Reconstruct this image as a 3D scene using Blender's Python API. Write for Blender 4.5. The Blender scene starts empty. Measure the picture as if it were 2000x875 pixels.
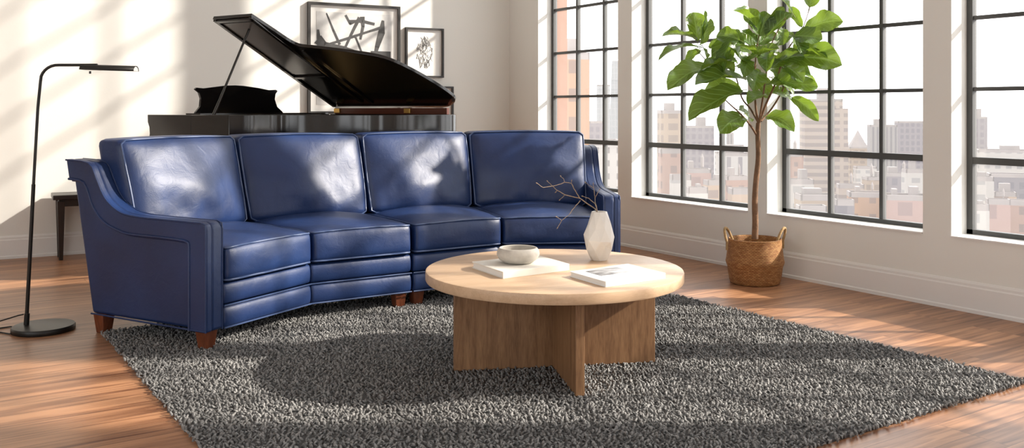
import bpy, bmesh, math, random
import numpy as np
from mathutils import Vector, noise
C = bpy.context.scene
R = math.radians
random.seed(7)
# ---------------------------------------------------------------- camera
YAW = R(33.2); CY, SY = math.cos(YAW), math.sin(YAW)
F, HY, CH = 1800.0, 212.0, 1.1
cd = bpy.data.cameras.new('camera'); cam = bpy.data.objects.new('camera', cd); C.collection.objects.link(cam)
cam.location = (0, 0, CH); cam.rotation_euler = (R(90), 0, -YAW)
cd.sensor_width = 36; cd.lens = 36*F/2000; cd.shift_y = -(437.5-HY)/2000; cd.clip_end = 5000
C.camera = cam
# ---------------------------------------------------------------- sky, sun, exposure
SUN_DIR = Vector((-1, 0.66, -0.68))      # the way the sunlight travels
SUN_POWER, SKY_POWER = 9.5, 3.5
wd = bpy.data.worlds.new('sky'); C.world = wd; wd.use_nodes = True
bgn = wd.node_tree.nodes['Background']; bgn.inputs['Color'].default_value = (0.97, 0.985, 1.0, 1); bgn.inputs['Strength'].default_value = SKY_POWER
sd = bpy.data.lights.new('sun', 'SUN'); so = bpy.data.objects.new('sun', sd); C.collection.objects.link(so)
sd.energy = SUN_POWER; sd.angle = R(1.3); sd.color = (1, 0.93, 0.83)
so.rotation_euler = SUN_DIR.to_track_quat('-Z', 'Y').to_euler(); so.location = (20, -10, 15)
C.view_settings.view_transform = 'Standard'; C.view_settings.look = 'None'; C.view_settings.gamma = 1
C.view_settings.exposure = 0.0; C.view_settings.use_curve_mapping = False
C.cycles.use_denoising = True; C.cycles.max_bounces = 9; C.cycles.diffuse_bounces = 5; C.cycles.glossy_bounces = 3
C.cycles.transparent_max_bounces = 12; C.cycles.transmission_bounces = 4
C.cycles.caustics_reflective = False; C.cycles.caustics_refractive = False; C.cycles.sample_clamp_indirect = 6.0
WINS = [(6.90, 5.77), (5.60, 4.39), (4.22, 3.09), (2.92, 1.79), (1.62, 0.49), (0.32, -0.81), (-0.98, -2.11)]
XW, XO = 4.8, 5.0                        # inner and outer face of the window wall
SILL, HEAD, CEIL = 0.397, 5.21, 5.6  # head and ceiling raised out of view to let in more sun
CORNER = Vector((4.8, 7.38)); BA = R(4); BDIR = Vector((-math.cos(BA), math.sin(BA)))
RX = [(0.2, 1.4)]      # opening added in the unseen wall behind the camera for fill light
YR, XL = -3.2, -3.6
LX = [(-2.9, -1.5), (-1.2, 0.2), (0.5, 1.9), (2.2, 3.6)]   # openings added in the unseen left wall to brighten the room
def portal(loc, rot, sx, sy):
    l = bpy.data.lights.new('window_daylight_portal', 'AREA'); l.shape = 'RECTANGLE'; l.size = sx; l.size_y = sy
    l.cycles.is_portal = True
    o = bpy.data.objects.new('window_daylight_portal', l); C.collection.objects.link(o); o.location = loc; o.rotation_euler = rot
for y1, y0 in WINS: portal((XO+0.02, (y0+y1)/2, (SILL+HEAD)/2), (0, R(90), 0), HEAD-SILL, y1-y0)
for x0, x1 in RX: portal(((x0+x1)/2, YR-0.2, 1.65), (R(90), 0, 0), x1-x0, 2.5)

for y0, y1 in LX: portal((XL-0.2, (y0+y1)/2, 1.65), (0, R(-90), 0), 2.5, y1-y0)
# ---------------------------------------------------------------- picture-to-place helpers (measuring only)
def c2w(X, d, z=0.0): return Vector((X*CY + d*SY, -X*SY + d*CY, z))
def PZ(px, py, z=0.0):
    d = F*(CH-z)/(py-HY); return c2w((px-1000)/F*d, d, z)
def PD(px, py, d): return c2w((px-1000)/F*d, d, CH-(py-HY)*d/F)
def on_plane(px, py, p0, n):
    o = Vector((0, 0, CH)); r = PD(px, py, 1)-o; return o + r*((p0-o).dot(n)/r.dot(n))
CAMX, CAMD = c2w(1, 0), c2w(0, 1); UP = Vector((0, 0, 1))

# ---------------------------------------------------------------- materials
def mat(name):
    m = bpy.data.materials.new(name); m.use_nodes = True
    return m, m.node_tree.nodes, m.node_tree.links, m.node_tree.nodes['Principled BSDF']
def plain(name, col, rough=0.5, metal=0, spec=0.5, bump=0, bscale=200, vary=0, vscale=5):
    m, N, L, b = mat(name)
    b.inputs['Base Color'].default_value = (*col, 1); b.inputs['Roughness'].default_value = rough
    b.inputs['Metallic'].default_value = metal; b.inputs['Specular IOR Level'].default_value = spec
    if bump or vary:
        tc = N.new('ShaderNodeTexCoord')
    if bump:
        n = N.new('ShaderNodeTexNoise'); n.inputs['Scale'].default_value = bscale; n.inputs['Detail'].default_value = 4
        L.new(tc.outputs['Object'], n.inputs['Vector'])
        bp = N.new('ShaderNodeBump'); bp.inputs['Strength'].default_value = bump; bp.inputs['Distance'].default_value = 0.01
        L.new(n.outputs['Fac'], bp.inputs['Height']); L.new(bp.outputs['Normal'], b.inputs['Normal'])
    if vary:
        n2 = N.new('ShaderNodeTexNoise'); n2.inputs['Scale'].default_value = vscale; n2.inputs['Detail'].default_value = 5
        L.new(tc.outputs['Object'], n2.inputs['Vector'])
        r = N.new('ShaderNodeValToRGB'); r.color_ramp.elements[0].position = 0.3; r.color_ramp.elements[1].position = 0.7
        r.color_ramp.elements[0].color = tuple(max(0, c*(1-vary)) for c in col)+(1,); r.color_ramp.elements[1].color = tuple(min(1, c*(1+vary)) for c in col)+(1,)
        L.new(n2.outputs['Fac'], r.inputs['Fac']); L.new(r.outputs['Color'], b.inputs['Base Color'])
    return m
def wood(name, dark, light, stretch, rough=0.45, scale=1.0, rot=0, coat=0):
    m, N, L, b = mat(name)
    tc = N.new('ShaderNodeTexCoord'); mp = N.new('ShaderNodeMapping'); L.new(tc.outputs['Object'], mp.inputs['Vector'])
    mp.inputs['Rotation'].default_value = (0, 0, rot)
    mp2 = N.new('ShaderNodeMapping'); L.new(mp.outputs['Vector'], mp2.inputs['Vector']); mp2.inputs['Scale'].default_value = tuple(s*scale for s in stretch)
    n = N.new('ShaderNodeTexNoise'); n.inputs['Scale'].default_value = 6; n.inputs['Detail'].default_value = 8; n.inputs['Roughness'].default_value = 0.6
    n.inputs['Distortion'].default_value = 0.6
    L.new(mp2.outputs['Vector'], n.inputs['Vector'])
    w = N.new('ShaderNodeTexNoise'); w.inputs['Scale'].default_value = 45; w.inputs['Detail'].default_value = 3
    L.new(mp2.outputs['Vector'], w.inputs['Vector'])
    mx = N.new('ShaderNodeMix'); mx.data_type = 'FLOAT'; mx.inputs['Factor'].default_value = 0.35
    L.new(n.outputs['Fac'], mx.inputs['A']); L.new(w.outputs['Fac'], mx.inputs['B'])
    r = N.new('ShaderNodeValToRGB'); r.color_ramp.elements[0].position = 0.35; r.color_ramp.elements[1].position = 0.65
    r.color_ramp.elements[0].color = (*dark, 1); r.color_ramp.elements[1].color = (*light, 1)
    L.new(mx.outputs['Result'], r.inputs['Fac']); L.new(r.outputs['Color'], b.inputs['Base Color'])
    b.inputs['Roughness'].default_value = rough; b.inputs['Coat Weight'].default_value = coat
    return m
def floor_mat():
    m, N, L, b = mat('oak_floor')
    tc = N.new('ShaderNodeTexCoord')
    br = N.new('ShaderNodeTexBrick'); L.new(tc.outputs['Object'], br.inputs['Vector'])
    br.inputs['Scale'].default_value = 1; br.inputs['Brick Width'].default_value = 1.5; br.inputs['Row Height'].default_value = 0.125
    br.inputs['Mortar Size'].default_value = 0.0012; br.inputs['Mortar Smooth'].default_value = 0.3; br.inputs['Bias'].default_value = 0
    br.offset = 0.37; br.offset_frequency = 3
    br.inputs['Color1'].default_value = (0, 0, 0, 1); br.inputs['Color2'].default_value = (1, 1, 1, 1); br.inputs['Mortar'].default_value = (0.5, 0.5, 0.5, 1)
    # shift grain per plank
    sc = N.new('ShaderNodeVectorMath'); sc.operation = 'SCALE'; sc.inputs['Scale'].default_value = 7.3
    L.new(br.outputs['Color'], sc.inputs[0])
    ad = N.new('ShaderNodeVectorMath'); ad.operation = 'ADD'; L.new(tc.outputs['Object'], ad.inputs[0]); L.new(sc.outputs['Vector'], ad.inputs[1])
    mp = N.new('ShaderNodeMapping'); mp.inputs['Scale'].default_value = (0.9, 14, 1); L.new(ad.outputs['Vector'], mp.inputs['Vector'])
    n = N.new('ShaderNodeTexNoise'); n.inputs['Scale'].default_value = 2.2; n.inputs['Detail'].default_value = 9; n.inputs['Distortion'].default_value = 0.8
    L.new(mp.outputs['Vector'], n.inputs['Vector'])
    r = N.new('ShaderNodeValToRGB'); e = r.color_ramp.elements
    e[0].position = 0.30; e[0].color = (0.160, 0.067, 0.031, 1); e[1].position = 0.62; e[1].color = (0.43, 0.225, 0.118, 1)
    L.new(n.outputs['Fac'], r.inputs['Fac'])
    t = N.new('ShaderNodeMix'); t.data_type = 'RGBA'; t.blend_type = 'MULTIPLY'; t.inputs['Factor'].default_value = 1
    r2 = N.new('ShaderNodeValToRGB'); r2.color_ramp.elements[0].color = (0.78, 0.74, 0.72, 1); r2.color_ramp.elements[1].color = (1.16, 1.14, 1.12, 1)
    L.new(br.outputs['Color'], r2.inputs['Fac']); L.new(r.outputs['Color'], t.inputs['A']); L.new(r2.outputs['Color'], t.inputs['B'])
    t2 = N.new('ShaderNodeMix'); t2.data_type = 'RGBA'; L.new(br.outputs['Fac'], t2.inputs['Factor']); L.new(t.outputs['Result'], t2.inputs['A']); t2.inputs['B'].default_value = (0.07, 0.03, 0.015, 1)
    L.new(t2.outputs['Result'], b.inputs['Base Color'])
    b.inputs['Roughness'].default_value = 0.36; b.inputs['Specular IOR Level'].default_value = 0.45
    bp = N.new('ShaderNodeBump'); bp.inputs['Strength'].default_value = 0.12; bp.inputs['Distance'].default_value = 0.004
    L.new(n.outputs['Fac'], bp.inputs['Height']); L.new(bp.outputs['Normal'], b.inputs['Normal'])
    return m
def leather():
    m, N, L, b = mat('blue_leather')
    tc = N.new('ShaderNodeTexCoord')
    n2 = N.new('ShaderNodeTexNoise'); n2.inputs['Scale'].default_value = 3.5; n2.inputs['Detail'].default_value = 4; L.new(tc.outputs['Object'], n2.inputs['Vector'])
    r = N.new('ShaderNodeValToRGB'); r.color_ramp.elements[0].position = 0.3; r.color_ramp.elements[1].position = 0.7
    r.color_ramp.elements[0].color = (0.0068, 0.020, 0.077, 1); r.color_ramp.elements[1].color = (0.0105, 0.034, 0.124, 1)
    L.new(n2.outputs['Fac'], r.inputs['Fac']); L.new(r.outputs['Color'], b.inputs['Base Color'])
    b.inputs['Roughness'].default_value = 0.45; b.inputs['Specular IOR Level'].default_value = 0.55
    v = N.new('ShaderNodeTexVoronoi'); v.inputs['Scale'].default_value = 260; L.new(tc.outputs['Object'], v.inputs['Vector'])
    w = N.new('ShaderNodeTexNoise'); w.inputs['Scale'].default_value = 16; w.inputs['Detail'].default_value = 5; w.inputs['Distortion'].default_value = 0.7; L.new(tc.outputs['Object'], w.inputs['Vector'])
    b1 = N.new('ShaderNodeBump'); b1.inputs['Strength'].default_value = 0.10; b1.inputs['Distance'].default_value = 0.002; L.new(v.outputs['Distance'], b1.inputs['Height'])
    b2 = N.new('ShaderNodeBump'); b2.inputs['Strength'].default_value = 0.17; b2.inputs['Distance'].default_value = 0.012; L.new(w.outputs['Fac'], b2.inputs['Height'])
    L.new(b1.outputs['Normal'], b2.inputs['Normal']); L.new(b2.outputs['Normal'], b.inputs['Normal'])
    return m
def pane_mat():
    m, N, L, b = mat('window_glass'); N.remove(b)
    out = N['Material Output']
    tr = N.new('ShaderNodeBsdfTransparent'); tr.inputs['Color'].default_value = (0.99, 0.985, 0.98, 1)
    tl = N.new('ShaderNodeBsdfTranslucent'); tl.inputs['Color'].default_value = (0.95, 0.93, 0.92, 1)
    gl = N.new('ShaderNodeBsdfGlossy'); gl.inputs['Roughness'].default_value = 0.02
    m1 = N.new('ShaderNodeMixShader'); m1.inputs[0].default_value = 0.035; L.new(tr.outputs[0], m1.inputs[1]); L.new(tl.outputs[0], m1.inputs[2])  # translucent share is a pale veil imitating the haze over the city
    m2 = N.new('ShaderNodeMixShader'); m2.inputs[0].default_value = 0.03; L.new(m1.outputs[0], m2.inputs[1]); L.new(gl.outputs[0], m2.inputs[2])
    L.new(m2.outputs[0], out.inputs['Surface'])
    return m
def facade(name, wall, win, ww, wh, gap=0.3, tint=0.15):
    m, N, L, b = mat(name)
    tc = N.new('ShaderNodeTexCoord'); s = N.new('ShaderNodeSeparateXYZ'); L.new(tc.outputs['Object'], s.inputs[0])
    a = N.new('ShaderNodeMath'); a.operation = 'ADD'; L.new(s.outputs['X'], a.inputs[0]); L.new(s.outputs['Y'], a.inputs[1])
    cb = N.new('ShaderNodeCombineXYZ'); L.new(a.outputs[0], cb.inputs['X']); L.new(s.outputs['Z'], cb.inputs['Y'])
    br = N.new('ShaderNodeTexBrick'); br.offset = 0; L.new(cb.outputs[0], br.inputs['Vector'])
    br.inputs['Scale'].default_value = 1; br.inputs['Brick Width'].default_value = ww; br.inputs['Row Height'].default_value = wh
    br.inputs['Mortar Size'].default_value = gap*min(ww, wh); br.inputs['Mortar Smooth'].default_value = 0.1
    br.inputs['Color1'].default_value = (*win, 1); br.inputs['Color2'].default_value = tuple(w*(1-tint)+c*tint for w, c in zip(win, wall))+(1,)
    br.inputs['Mortar'].default_value = (*wall, 1)
    L.new(br.outputs['Color'], b.inputs['Base Color']); b.inputs['Roughness'].default_value = 0.8; b.inputs['Specular IOR Level'].default_value = 0.2
    return m
M = dict(
    wall=plain('white_plaster', (0.80, 0.795, 0.755), 0.75, spec=0.25, bump=0.03, bscale=60),
    ceil=plain('white_ceiling', (0.83, 0.82, 0.80), 0.85, spec=0.2),
    trim=plain('white_trim_paint', (0.80, 0.79, 0.77), 0.45, spec=0.4),
    floor=floor_mat(), leather=leather(), glass=pane_mat(),
    iron=plain('dark_window_steel', (0.07, 0.072, 0.071), 0.5, 0.2),
    lampblack=plain('black_lamp_metal', (0.018, 0.017, 0.016), 0.38, 0.5),
    lampinner=plain('white_lamp_lining', (0.62, 0.62, 0.60), 0.5),
    piano=plain('black_piano_lacquer', (0.006, 0.005, 0.005), 0.13, spec=0.6),
    mahogany=plain('mahogany_lining', (0.10, 0.025, 0.012), 0.25),
    brass=plain('brass', (0.65, 0.42, 0.13), 0.3, 1.0),
    ivory=plain('ivory_keys', (0.8, 0.78, 0.72), 0.3),
    gold=plain('gilded_iron_plate', (0.38, 0.25, 0.09), 0.4, 0.6),
    footwood=wood('reddish_foot_wood', (0.085, 0.022, 0.010), (0.20, 0.060, 0.026), (8, 8, 1), 0.3),
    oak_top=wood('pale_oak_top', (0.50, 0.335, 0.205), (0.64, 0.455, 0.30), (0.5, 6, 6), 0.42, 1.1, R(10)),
    oak_leg=wood('shaded_oak_panel', (0.150, 0.070, 0.029), (0.34, 0.185, 0.088), (5, 5, 0.45), 0.5, 1.2),  # same oak as the top, darkened: shade on the legs put into the colour
    bench=plain('dark_bench_wood', (0.022, 0.013, 0.010), 0.35),
    paper=plain('white_paper', (0.78, 0.77, 0.74), 0.7, spec=0.2),
    cover=plain('cream_book_cloth', (0.72, 0.69, 0.63), 0.6, spec=0.3, bump=0.05, bscale=500),
    whitecover=plain('white_book_cover', (0.84, 0.84, 0.83), 0.35),
    stone=plain('grey_stoneware', (0.50, 0.47, 0.42), 0.62, bump=0.12, bscale=60, vary=0.12, vscale=30),
    ceramic=plain('white_matt_ceramic', (0.74, 0.72, 0.68), 0.5, bump=0.06, bscale=50, vary=0.05, vscale=14),
    twig=plain('dry_twig_bark', (0.30, 0.225, 0.16), 0.8, bump=0.3, bscale=120, vary=0.3, vscale=60),
    bark=plain('fig_bark', (0.19, 0.105, 0.055), 0.8, bump=0.4, bscale=90, vary=0.35, vscale=18),
    soil=plain('potting_soil', (0.05, 0.03, 0.018), 0.95, bump=0.8, bscale=60),
    framewood=plain('dark_frame_wood', (0.030, 0.028, 0.027), 0.45),
    ink=plain('dark_ink', (0.060, 0.060, 0.060), 0.7, vary=0.5, vscale=9),
    greyink=plain('grey_ink', (0.17, 0.17, 0.17), 0.7, vary=0.4, vscale=12),
    print=plain('grey_print_paper', (0.60, 0.60, 0.59), 0.7, vary=0.22, vscale=7),
    backing=plain('rug_backing', (0.055, 0.055, 0.056), 0.95),
)
def rug_mat():
    m, N, L, b = mat('charcoal_yarn')
    tc = N.new('ShaderNodeTexCoord'); v = N.new('ShaderNodeTexVoronoi'); v.inputs['Scale'].default_value = 75; L.new(tc.outputs['Object'], v.inputs['Vector'])
    s = N.new('ShaderNodeSeparateXYZ'); L.new(v.outputs['Color'], s.inputs[0])
    r = N.new('ShaderNodeValToRGB'); r.color_ramp.elements[0].color = (0.112, 0.110, 0.108, 1); r.color_ramp.elements[1].color = (0.30, 0.296, 0.29, 1)
    L.new(s.outputs['X'], r.inputs['Fac']); L.new(r.outputs['Color'], b.inputs['Base Color'])
    b.inputs['Roughness'].default_value = 0.9; b.inputs['Specular IOR Level'].default_value = 0.15
    return m
M['yarn'] = rug_mat(); M['piping'] = plain('highlit_piping_leather', (0.045, 0.075, 0.17), 0.4, spec=0.7)  # piping paler than the sofa leather: edge highlights put into its colour
def leaf_mat():
    m, N, L, b = mat('fig_leaf')
    tc = N.new('ShaderNodeTexCoord')
    uv = N.new('ShaderNodeUVMap'); s = N.new('ShaderNodeSeparateXYZ'); L.new(uv.outputs[0], s.inputs[0])
    ab = N.new('ShaderNodeMath'); ab.operation = 'ABSOLUTE'; L.new(s.outputs['X'], ab.inputs[0])
    # side veins run off the midrib: stripes of v - 0.35|u|
    ml = N.new('ShaderNodeMath'); ml.operation = 'MULTIPLY_ADD'; L.new(ab.outputs[0], ml.inputs[0]); ml.inputs[1].default_value = -0.30; L.new(s.outputs['Y'], ml.inputs[2])
    fr = N.new('ShaderNodeMath'); fr.operation = 'MULTIPLY'; L.new(ml.outputs[0], fr.inputs[0]); fr.inputs[1].default_value = 7
    fc = N.new('ShaderNodeMath'); fc.operation = 'PINGPONG'; L.new(fr.outputs[0], fc.inputs[0]); fc.inputs[1].default_value = 0.5
    mn = N.new('ShaderNodeMath'); mn.operation = 'MINIMUM'; L.new(ab.outputs[0], mn.inputs[0]); L.new(fc.outputs[0], mn.inputs[1])
    r = N.new('ShaderNodeValToRGB'); r.color_ramp.elements[0].position = 0.02; r.color_ramp.elements[1].position = 0.09
    L.new(mn.outputs[0], r.inputs['Fac'])
    n = N.new('ShaderNodeTexNoise'); n.inputs['Scale'].default_value = 5; L.new(tc.outputs['Object'], n.inputs['Vector'])
    g = N.new('ShaderNodeValToRGB'); g.color_ramp.elements[0].position = 0.35; g.color_ramp.elements[1].position = 0.68
    g.color_ramp.elements[0].color = (0.036, 0.082, 0.012, 1); g.color_ramp.elements[1].color = (0.098, 0.185, 0.024, 1)
    L.new(n.outputs['Fac'], g.inputs['Fac'])
    mx = N.new('ShaderNodeMix'); mx.data_type = 'RGBA'; L.new(r.outputs['Color'], mx.inputs['Factor']); mx.inputs['A'].default_value = (0.20, 0.34, 0.10, 1); L.new(g.outputs['Color'], mx.inputs['B'])
    L.new(mx.outputs['Result'], b.inputs['Base Color']); b.inputs['Roughness'].default_value = 0.30; b.inputs['Specular IOR Level'].default_value = 0.7
    bp = N.new('ShaderNodeBump'); bp.inputs['Strength'].default_value = 0.5; bp.inputs['Distance'].default_value = 0.004; L.new(r.outputs['Color'], bp.inputs['Height']); L.new(bp.outputs['Normal'], b.inputs['Normal'])
    tl = N.new('ShaderNodeBsdfTranslucent'); tl.inputs['Color'].default_value = (0.36, 0.54, 0.05, 1)
    ms = N.new('ShaderNodeMixShader'); ms.inputs[0].default_value = 0.27
    L.new(b.outputs[0], ms.inputs[1]); L.new(tl.outputs[0], ms.inputs[2]); L.new(ms.outputs[0], N['Material Output'].inputs['Surface'])
    return m
M['leaf'] = leaf_mat()
def basket_mat():
    m, N, L, b = mat('woven_seagrass')
    uv = N.new('ShaderNodeUVMap')
    br = N.new('ShaderNodeTexBrick'); L.new(uv.outputs[0], br.inputs['Vector']); br.inputs['Scale'].default_value = 1
    br.inputs['Brick Width'].default_value = 0.020; br.inputs['Row Height'].default_value = 0.0085; br.inputs['Mortar Size'].default_value = 0.0012; br.inputs['Mortar Smooth'].default_value = 1
    br.inputs['Color1'].default_value = (0.34, 0.140, 0.042, 1); br.inputs['Color2'].default_value = (0.52, 0.27, 0.095, 1); br.inputs['Mortar'].default_value = (0.17, 0.075, 0.025, 1)
    n = N.new('ShaderNodeTexNoise'); n.inputs['Scale'].default_value = 30; L.new(uv.outputs[0], n.inputs['Vector'])
    mx = N.new('ShaderNodeMix'); mx.data_type = 'RGBA'; mx.blend_type = 'OVERLAY'; mx.inputs['Factor'].default_value = 0.5
    L.new(br.outputs['Color'], mx.inputs['A']); L.new(n.outputs['Color'], mx.inputs['B']); L.new(br.outputs['Color'], b.inputs['Base Color'])
    b.inputs['Roughness'].default_value = 0.7
    bp = N.new('ShaderNodeBump'); bp.inputs['Strength'].default_value = 1; bp.inputs['Distance'].default_value = 0.006; bp.invert = True
    L.new(br.outputs['Fac'], bp.inputs['Height']); L.new(bp.outputs['Normal'], b.inputs['Normal'])
    return m
M['weave'] = basket_mat()
M['rope'] = plain('seagrass_rope', (0.42, 0.27, 0.12), 0.75, bump=0.6, bscale=150, vary=0.3, vscale=60)
def photo_mat():
    m, N, L, b = mat('cover_photograph')
    tc = N.new('ShaderNodeTexCoord'); n = N.new('ShaderNodeTexNoise'); n.inputs['Scale'].default_value = 16; n.inputs['Detail'].default_value = 6
    mp = N.new('ShaderNodeMapping'); mp.inputs['Scale'].default_value = (1, 2.2, 1); L.new(tc.outputs['Object'], mp.inputs['Vector']); L.new(mp.outputs['Vector'], n.inputs['Vector'])
    s = N.new('ShaderNodeSeparateXYZ'); L.new(tc.outputs['Object'], s.inputs[0])
    a = N.new('ShaderNodeMath'); a.operation = 'MULTIPLY_ADD'; L.new(s.outputs['X'], a.inputs[0]); a.inputs[1].default_value = 1.7; L.new(n.outputs['Fac'], a.inputs[2])
    r = N.new('ShaderNodeValToRGB'); r.color_ramp.elements[0].position = 0.30; r.color_ramp.elements[1].position = 0.62
    r.color_ramp.elements[0].color = (0.12, 0.12, 0.125, 1); r.color_ramp.elements[1].color = (0.56, 0.57, 0.59, 1)
    L.new(a.outputs[0], r.inputs['Fac']); L.new(r.outputs['Color'], b.inputs['Base Color']); b.inputs['Roughness'].default_value = 0.4
    return m
M['photo'] = photo_mat()

# ---------------------------------------------------------------- mesh helpers
class MB:
    def __init__(self): self.v, self.f, self.uv = [], [], None
    def add(self, vs, fs):
        o = len(self.v); self.v += [Vector(p) for p in vs]; self.f += [tuple(i+o for i in q) for q in fs]; return self
    def hexa(self, p):       # p[0..3] bottom ring, p[4..7] top ring
        return self.add(p, [(3, 2, 1, 0), (4, 5, 6, 7), (0, 1, 5, 4), (1, 2, 6, 5), (2, 3, 7, 6), (3, 0, 4, 7)])
    def box(self, c, ax, ay, az, sx, sy, sz):     # centre, axes, sizes
        c = Vector(c); a, b, d = Vector(ax).normalized()*sx/2, Vector(ay).normalized()*sy/2, Vector(az).normalized()*sz/2
        return self.hexa([c-a-b-d, c+a-b-d, c+a+b-d, c-a+b-d, c-a-b+d, c+a-b+d, c+a+b+d, c-a+b+d])
    def abox(self, x0, x1, y0, y1, z0, z1):
        return self.hexa([(x0, y0, z0), (x1, y0, z0), (x1, y1, z0), (x0, y1, z0), (x0, y0, z1), (x1, y0, z1), (x1, y1, z1), (x0, y1, z1)])
    def prism(self, poly, off):                   # poly: 3D ring, extruded by vector off
        n = len(poly); off = Vector(off); p = [Vector(q) for q in poly]
        return self.add(p+[q+off for q in p], [tuple(range(n))[::-1], tuple(range(n, 2*n))]+[(i, (i+1) % n, n+(i+1) % n, n+i) for i in range(n)])
    def tube(self, path, rad, n=8, closed=False, caps=True):
        P = [Vector(p) for p in path]; m = len(P); rad = rad if isinstance(rad, (list, tuple)) else [rad]*m
        vs, fs = [], []; ref = None
        for i in range(m):
            t = (P[(i+1) % m]-P[i-1]) if closed else (P[min(i+1, m-1)]-P[max(i-1, 0)])
            t.normalize()
            if ref is None: ref = Vector((0, 0, 1)) if abs(t.z) < 0.9 else Vector((1, 0, 0))
            x = (ref-t*ref.dot(t)).normalized(); y = t.cross(x); ref = x
            for k in range(n):
                a = 2*math.pi*k/n; vs.append(P[i]+x*rad[i]*math.cos(a)+y*rad[i]*math.sin(a))
        for i in range(m if closed else m-1):
            j = (i+1) % m
            for k in range(n): fs.append((i*n+k, i*n+(k+1) % n, j*n+(k+1) % n, j*n+k))
        if caps and not closed: fs += [tuple(range(n))[::-1], tuple((m-1)*n+k for k in range(n))]
        return self.add(vs, fs)
    def lathe(self, prof, c, n=48, cap0=True, cap1=False):
        c = Vector(c); vs, fs = [], []; m = len(prof)
        for r, z in prof:
            for k in range(n):
                a = 2*math.pi*k/n; vs.append(c+Vector((r*math.cos(a), r*math.sin(a), z)))
        for i in range(m-1):
            for k in range(n): fs.append((i*n+k, i*n+(k+1) % n, (i+1)*n+(k+1) % n, (i+1)*n+k))
        if cap0: fs.append(tuple(range(n))[::-1])
        if cap1: fs.append(tuple((m-1)*n+k for k in range(n)))
        return self.add(vs, fs)
    def build(self, name, m, parent=None, origin=None, smooth=None, bevel=0, segs=2, fix=False):
        o = Vector(origin) if origin is not None else (Vector(parent.get('_o', (0, 0, 0))) if parent else Vector((0, 0, 0)))
        me = bpy.data.meshes.new(name); me.from_pydata([v-o for v in self.v], [], self.f)
        if fix:
            bm = bmesh.new(); bm.from_mesh(me); bmesh.ops.recalc_face_normals(bm, faces=bm.faces); bm.to_mesh(me); bm.free()
        if self.uv:
            ul = me.uv_layers.new(name='UVMap'); li = [self.uv[l.vertex_index] for l in me.loops]
            ul.data.foreach_set('uv', [c for q in li for c in q])
        me.update(); ob = bpy.data.objects.new(name, me); C.collection.objects.link(ob)
        me.materials.append(m)
        if smooth is not None:
            me.shade_smooth()
            if smooth < 180: me.set_sharp_from_angle(angle=R(smooth))
        if bevel:
            b = ob.modifiers.new('edge', 'BEVEL'); b.width = bevel; b.segments = segs; b.limit_method = 'ANGLE'; b.angle_limit = R(35); b.harden_normals = False
        if parent:
            ob.parent = parent; po = Vector(parent.get('_o', (0, 0, 0))); ob.location = o-po
            ROOTS[ob.name] = o
        else: ob.location = o
        ob['_o'] = tuple(o)
        ALL.append(ob)
        return ob
ROOTS, ALL = {}, []
def thing(name, loc, label, cat, group=None):
    o = bpy.data.objects.new(name, None); C.collection.objects.link(o); o.location = loc; o.empty_display_size = 0.05
    o['_o'] = tuple(loc); ALL.append(o); return tag(o, label, cat, group)
def tag(o, label, cat, group=None):
    o['label'] = label; o['category'] = cat
    if group: o['group'] = group
    return o
def struct(o): o['kind'] = 'structure'; return o

# ---------------------------------------------------------------- room shell
def bw(s, off=0.0, z=0.0):               # point on the back wall, s metres from the corner, off in front of it
    n = Vector((-BDIR.y, BDIR.x)); n = n if n.y < 0 else -n
    p = CORNER+BDIR*s+n*off; return Vector((p.x, p.y, z))
BN = (bw(0, 1)-bw(0, 0)); BD3 = Vector((BDIR.x, BDIR.y, 0))
SB = (CORNER.x-XL)/math.cos(BA)
YB = bw(SB).y
struct(MB().abox(XL-0.2, XO, YR-0.2, YB+0.3, -0.1, 0).build('floor', M['floor']))
struct(MB().abox(XL-0.2, XO, YR-0.2, YB+0.3, CEIL, CEIL+0.1).build('ceiling', M['ceil']))
wb = MB()
ys = [YB+0.3]+[y for w in WINS for y in w]+[YR-0.2]
wb.abox(XW, XO, ys[-1], ys[0], 0, SILL); wb.abox(XW, XO, ys[-1], ys[0], HEAD, CEIL)
for i in range(0, len(ys), 2): wb.abox(XW, XO, ys[i+1], ys[i], SILL, HEAD)
struct(wb.build('wall_right', M['wall'], origin=(XW, 2, 0)))
struct(MB().prism([bw(-0.02), bw(SB+0.2), bw(SB+0.2, -0.2), bw(-0.02, -0.2)], (0, 0, CEIL)).build('wall_back', M['wall'], origin=bw(2)))
wl = MB(); yl = [YR-0.2]+[y for w in LX for y in w]+[YB+0.2]
wl.abox(XL-0.2, XL, yl[0], yl[-1], 0, 0.4); wl.abox(XL-0.2, XL, yl[0], yl[-1], 2.9, CEIL)
for i in range(0, len(yl), 2): wl.abox(XL-0.2, XL, yl[i], yl[i+1], 0.4, 2.9)
struct(wl.build('wall_left', M['wall'], origin=(XL, 0, 0)))
wr = MB(); xs = [XL]+[x for w in RX for x in w]+[XW]
wr.abox(XL, XW, YR-0.2, YR, 0, 0.4); wr.abox(XL, XW, YR-0.2, YR, 2.9, CEIL)
for i in range(0, len(xs), 2): wr.abox(xs[i], xs[i+1], YR-0.2, YR, 0.4, 2.9)
struct(wr.build('wall_front', M['wall'], origin=(0, YR, 0)))
def baseboard(name, a, b, n):
    prof = [(0, 0), (0.022, 0), (0.022, 0.018), (0.016, 0.024), (0.016, 0.135), (0.011, 0.142), (0.011, 0.155), (0.004, 0.168), (0, 0.168)]
    m = MB(); a, b = Vector(a), Vector(b)
    m.prism([a+n*p+UP*z for p, z in prof], b-a); return struct(m.build(name, M['trim'], origin=a, fix=True))
baseboard('baseboard_right', (XW, YR, 0), (XW, CORNER.y, 0), Vector((-1, 0, 0)))
baseboard('baseboard_back', bw(0), bw(SB), BN)
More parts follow.
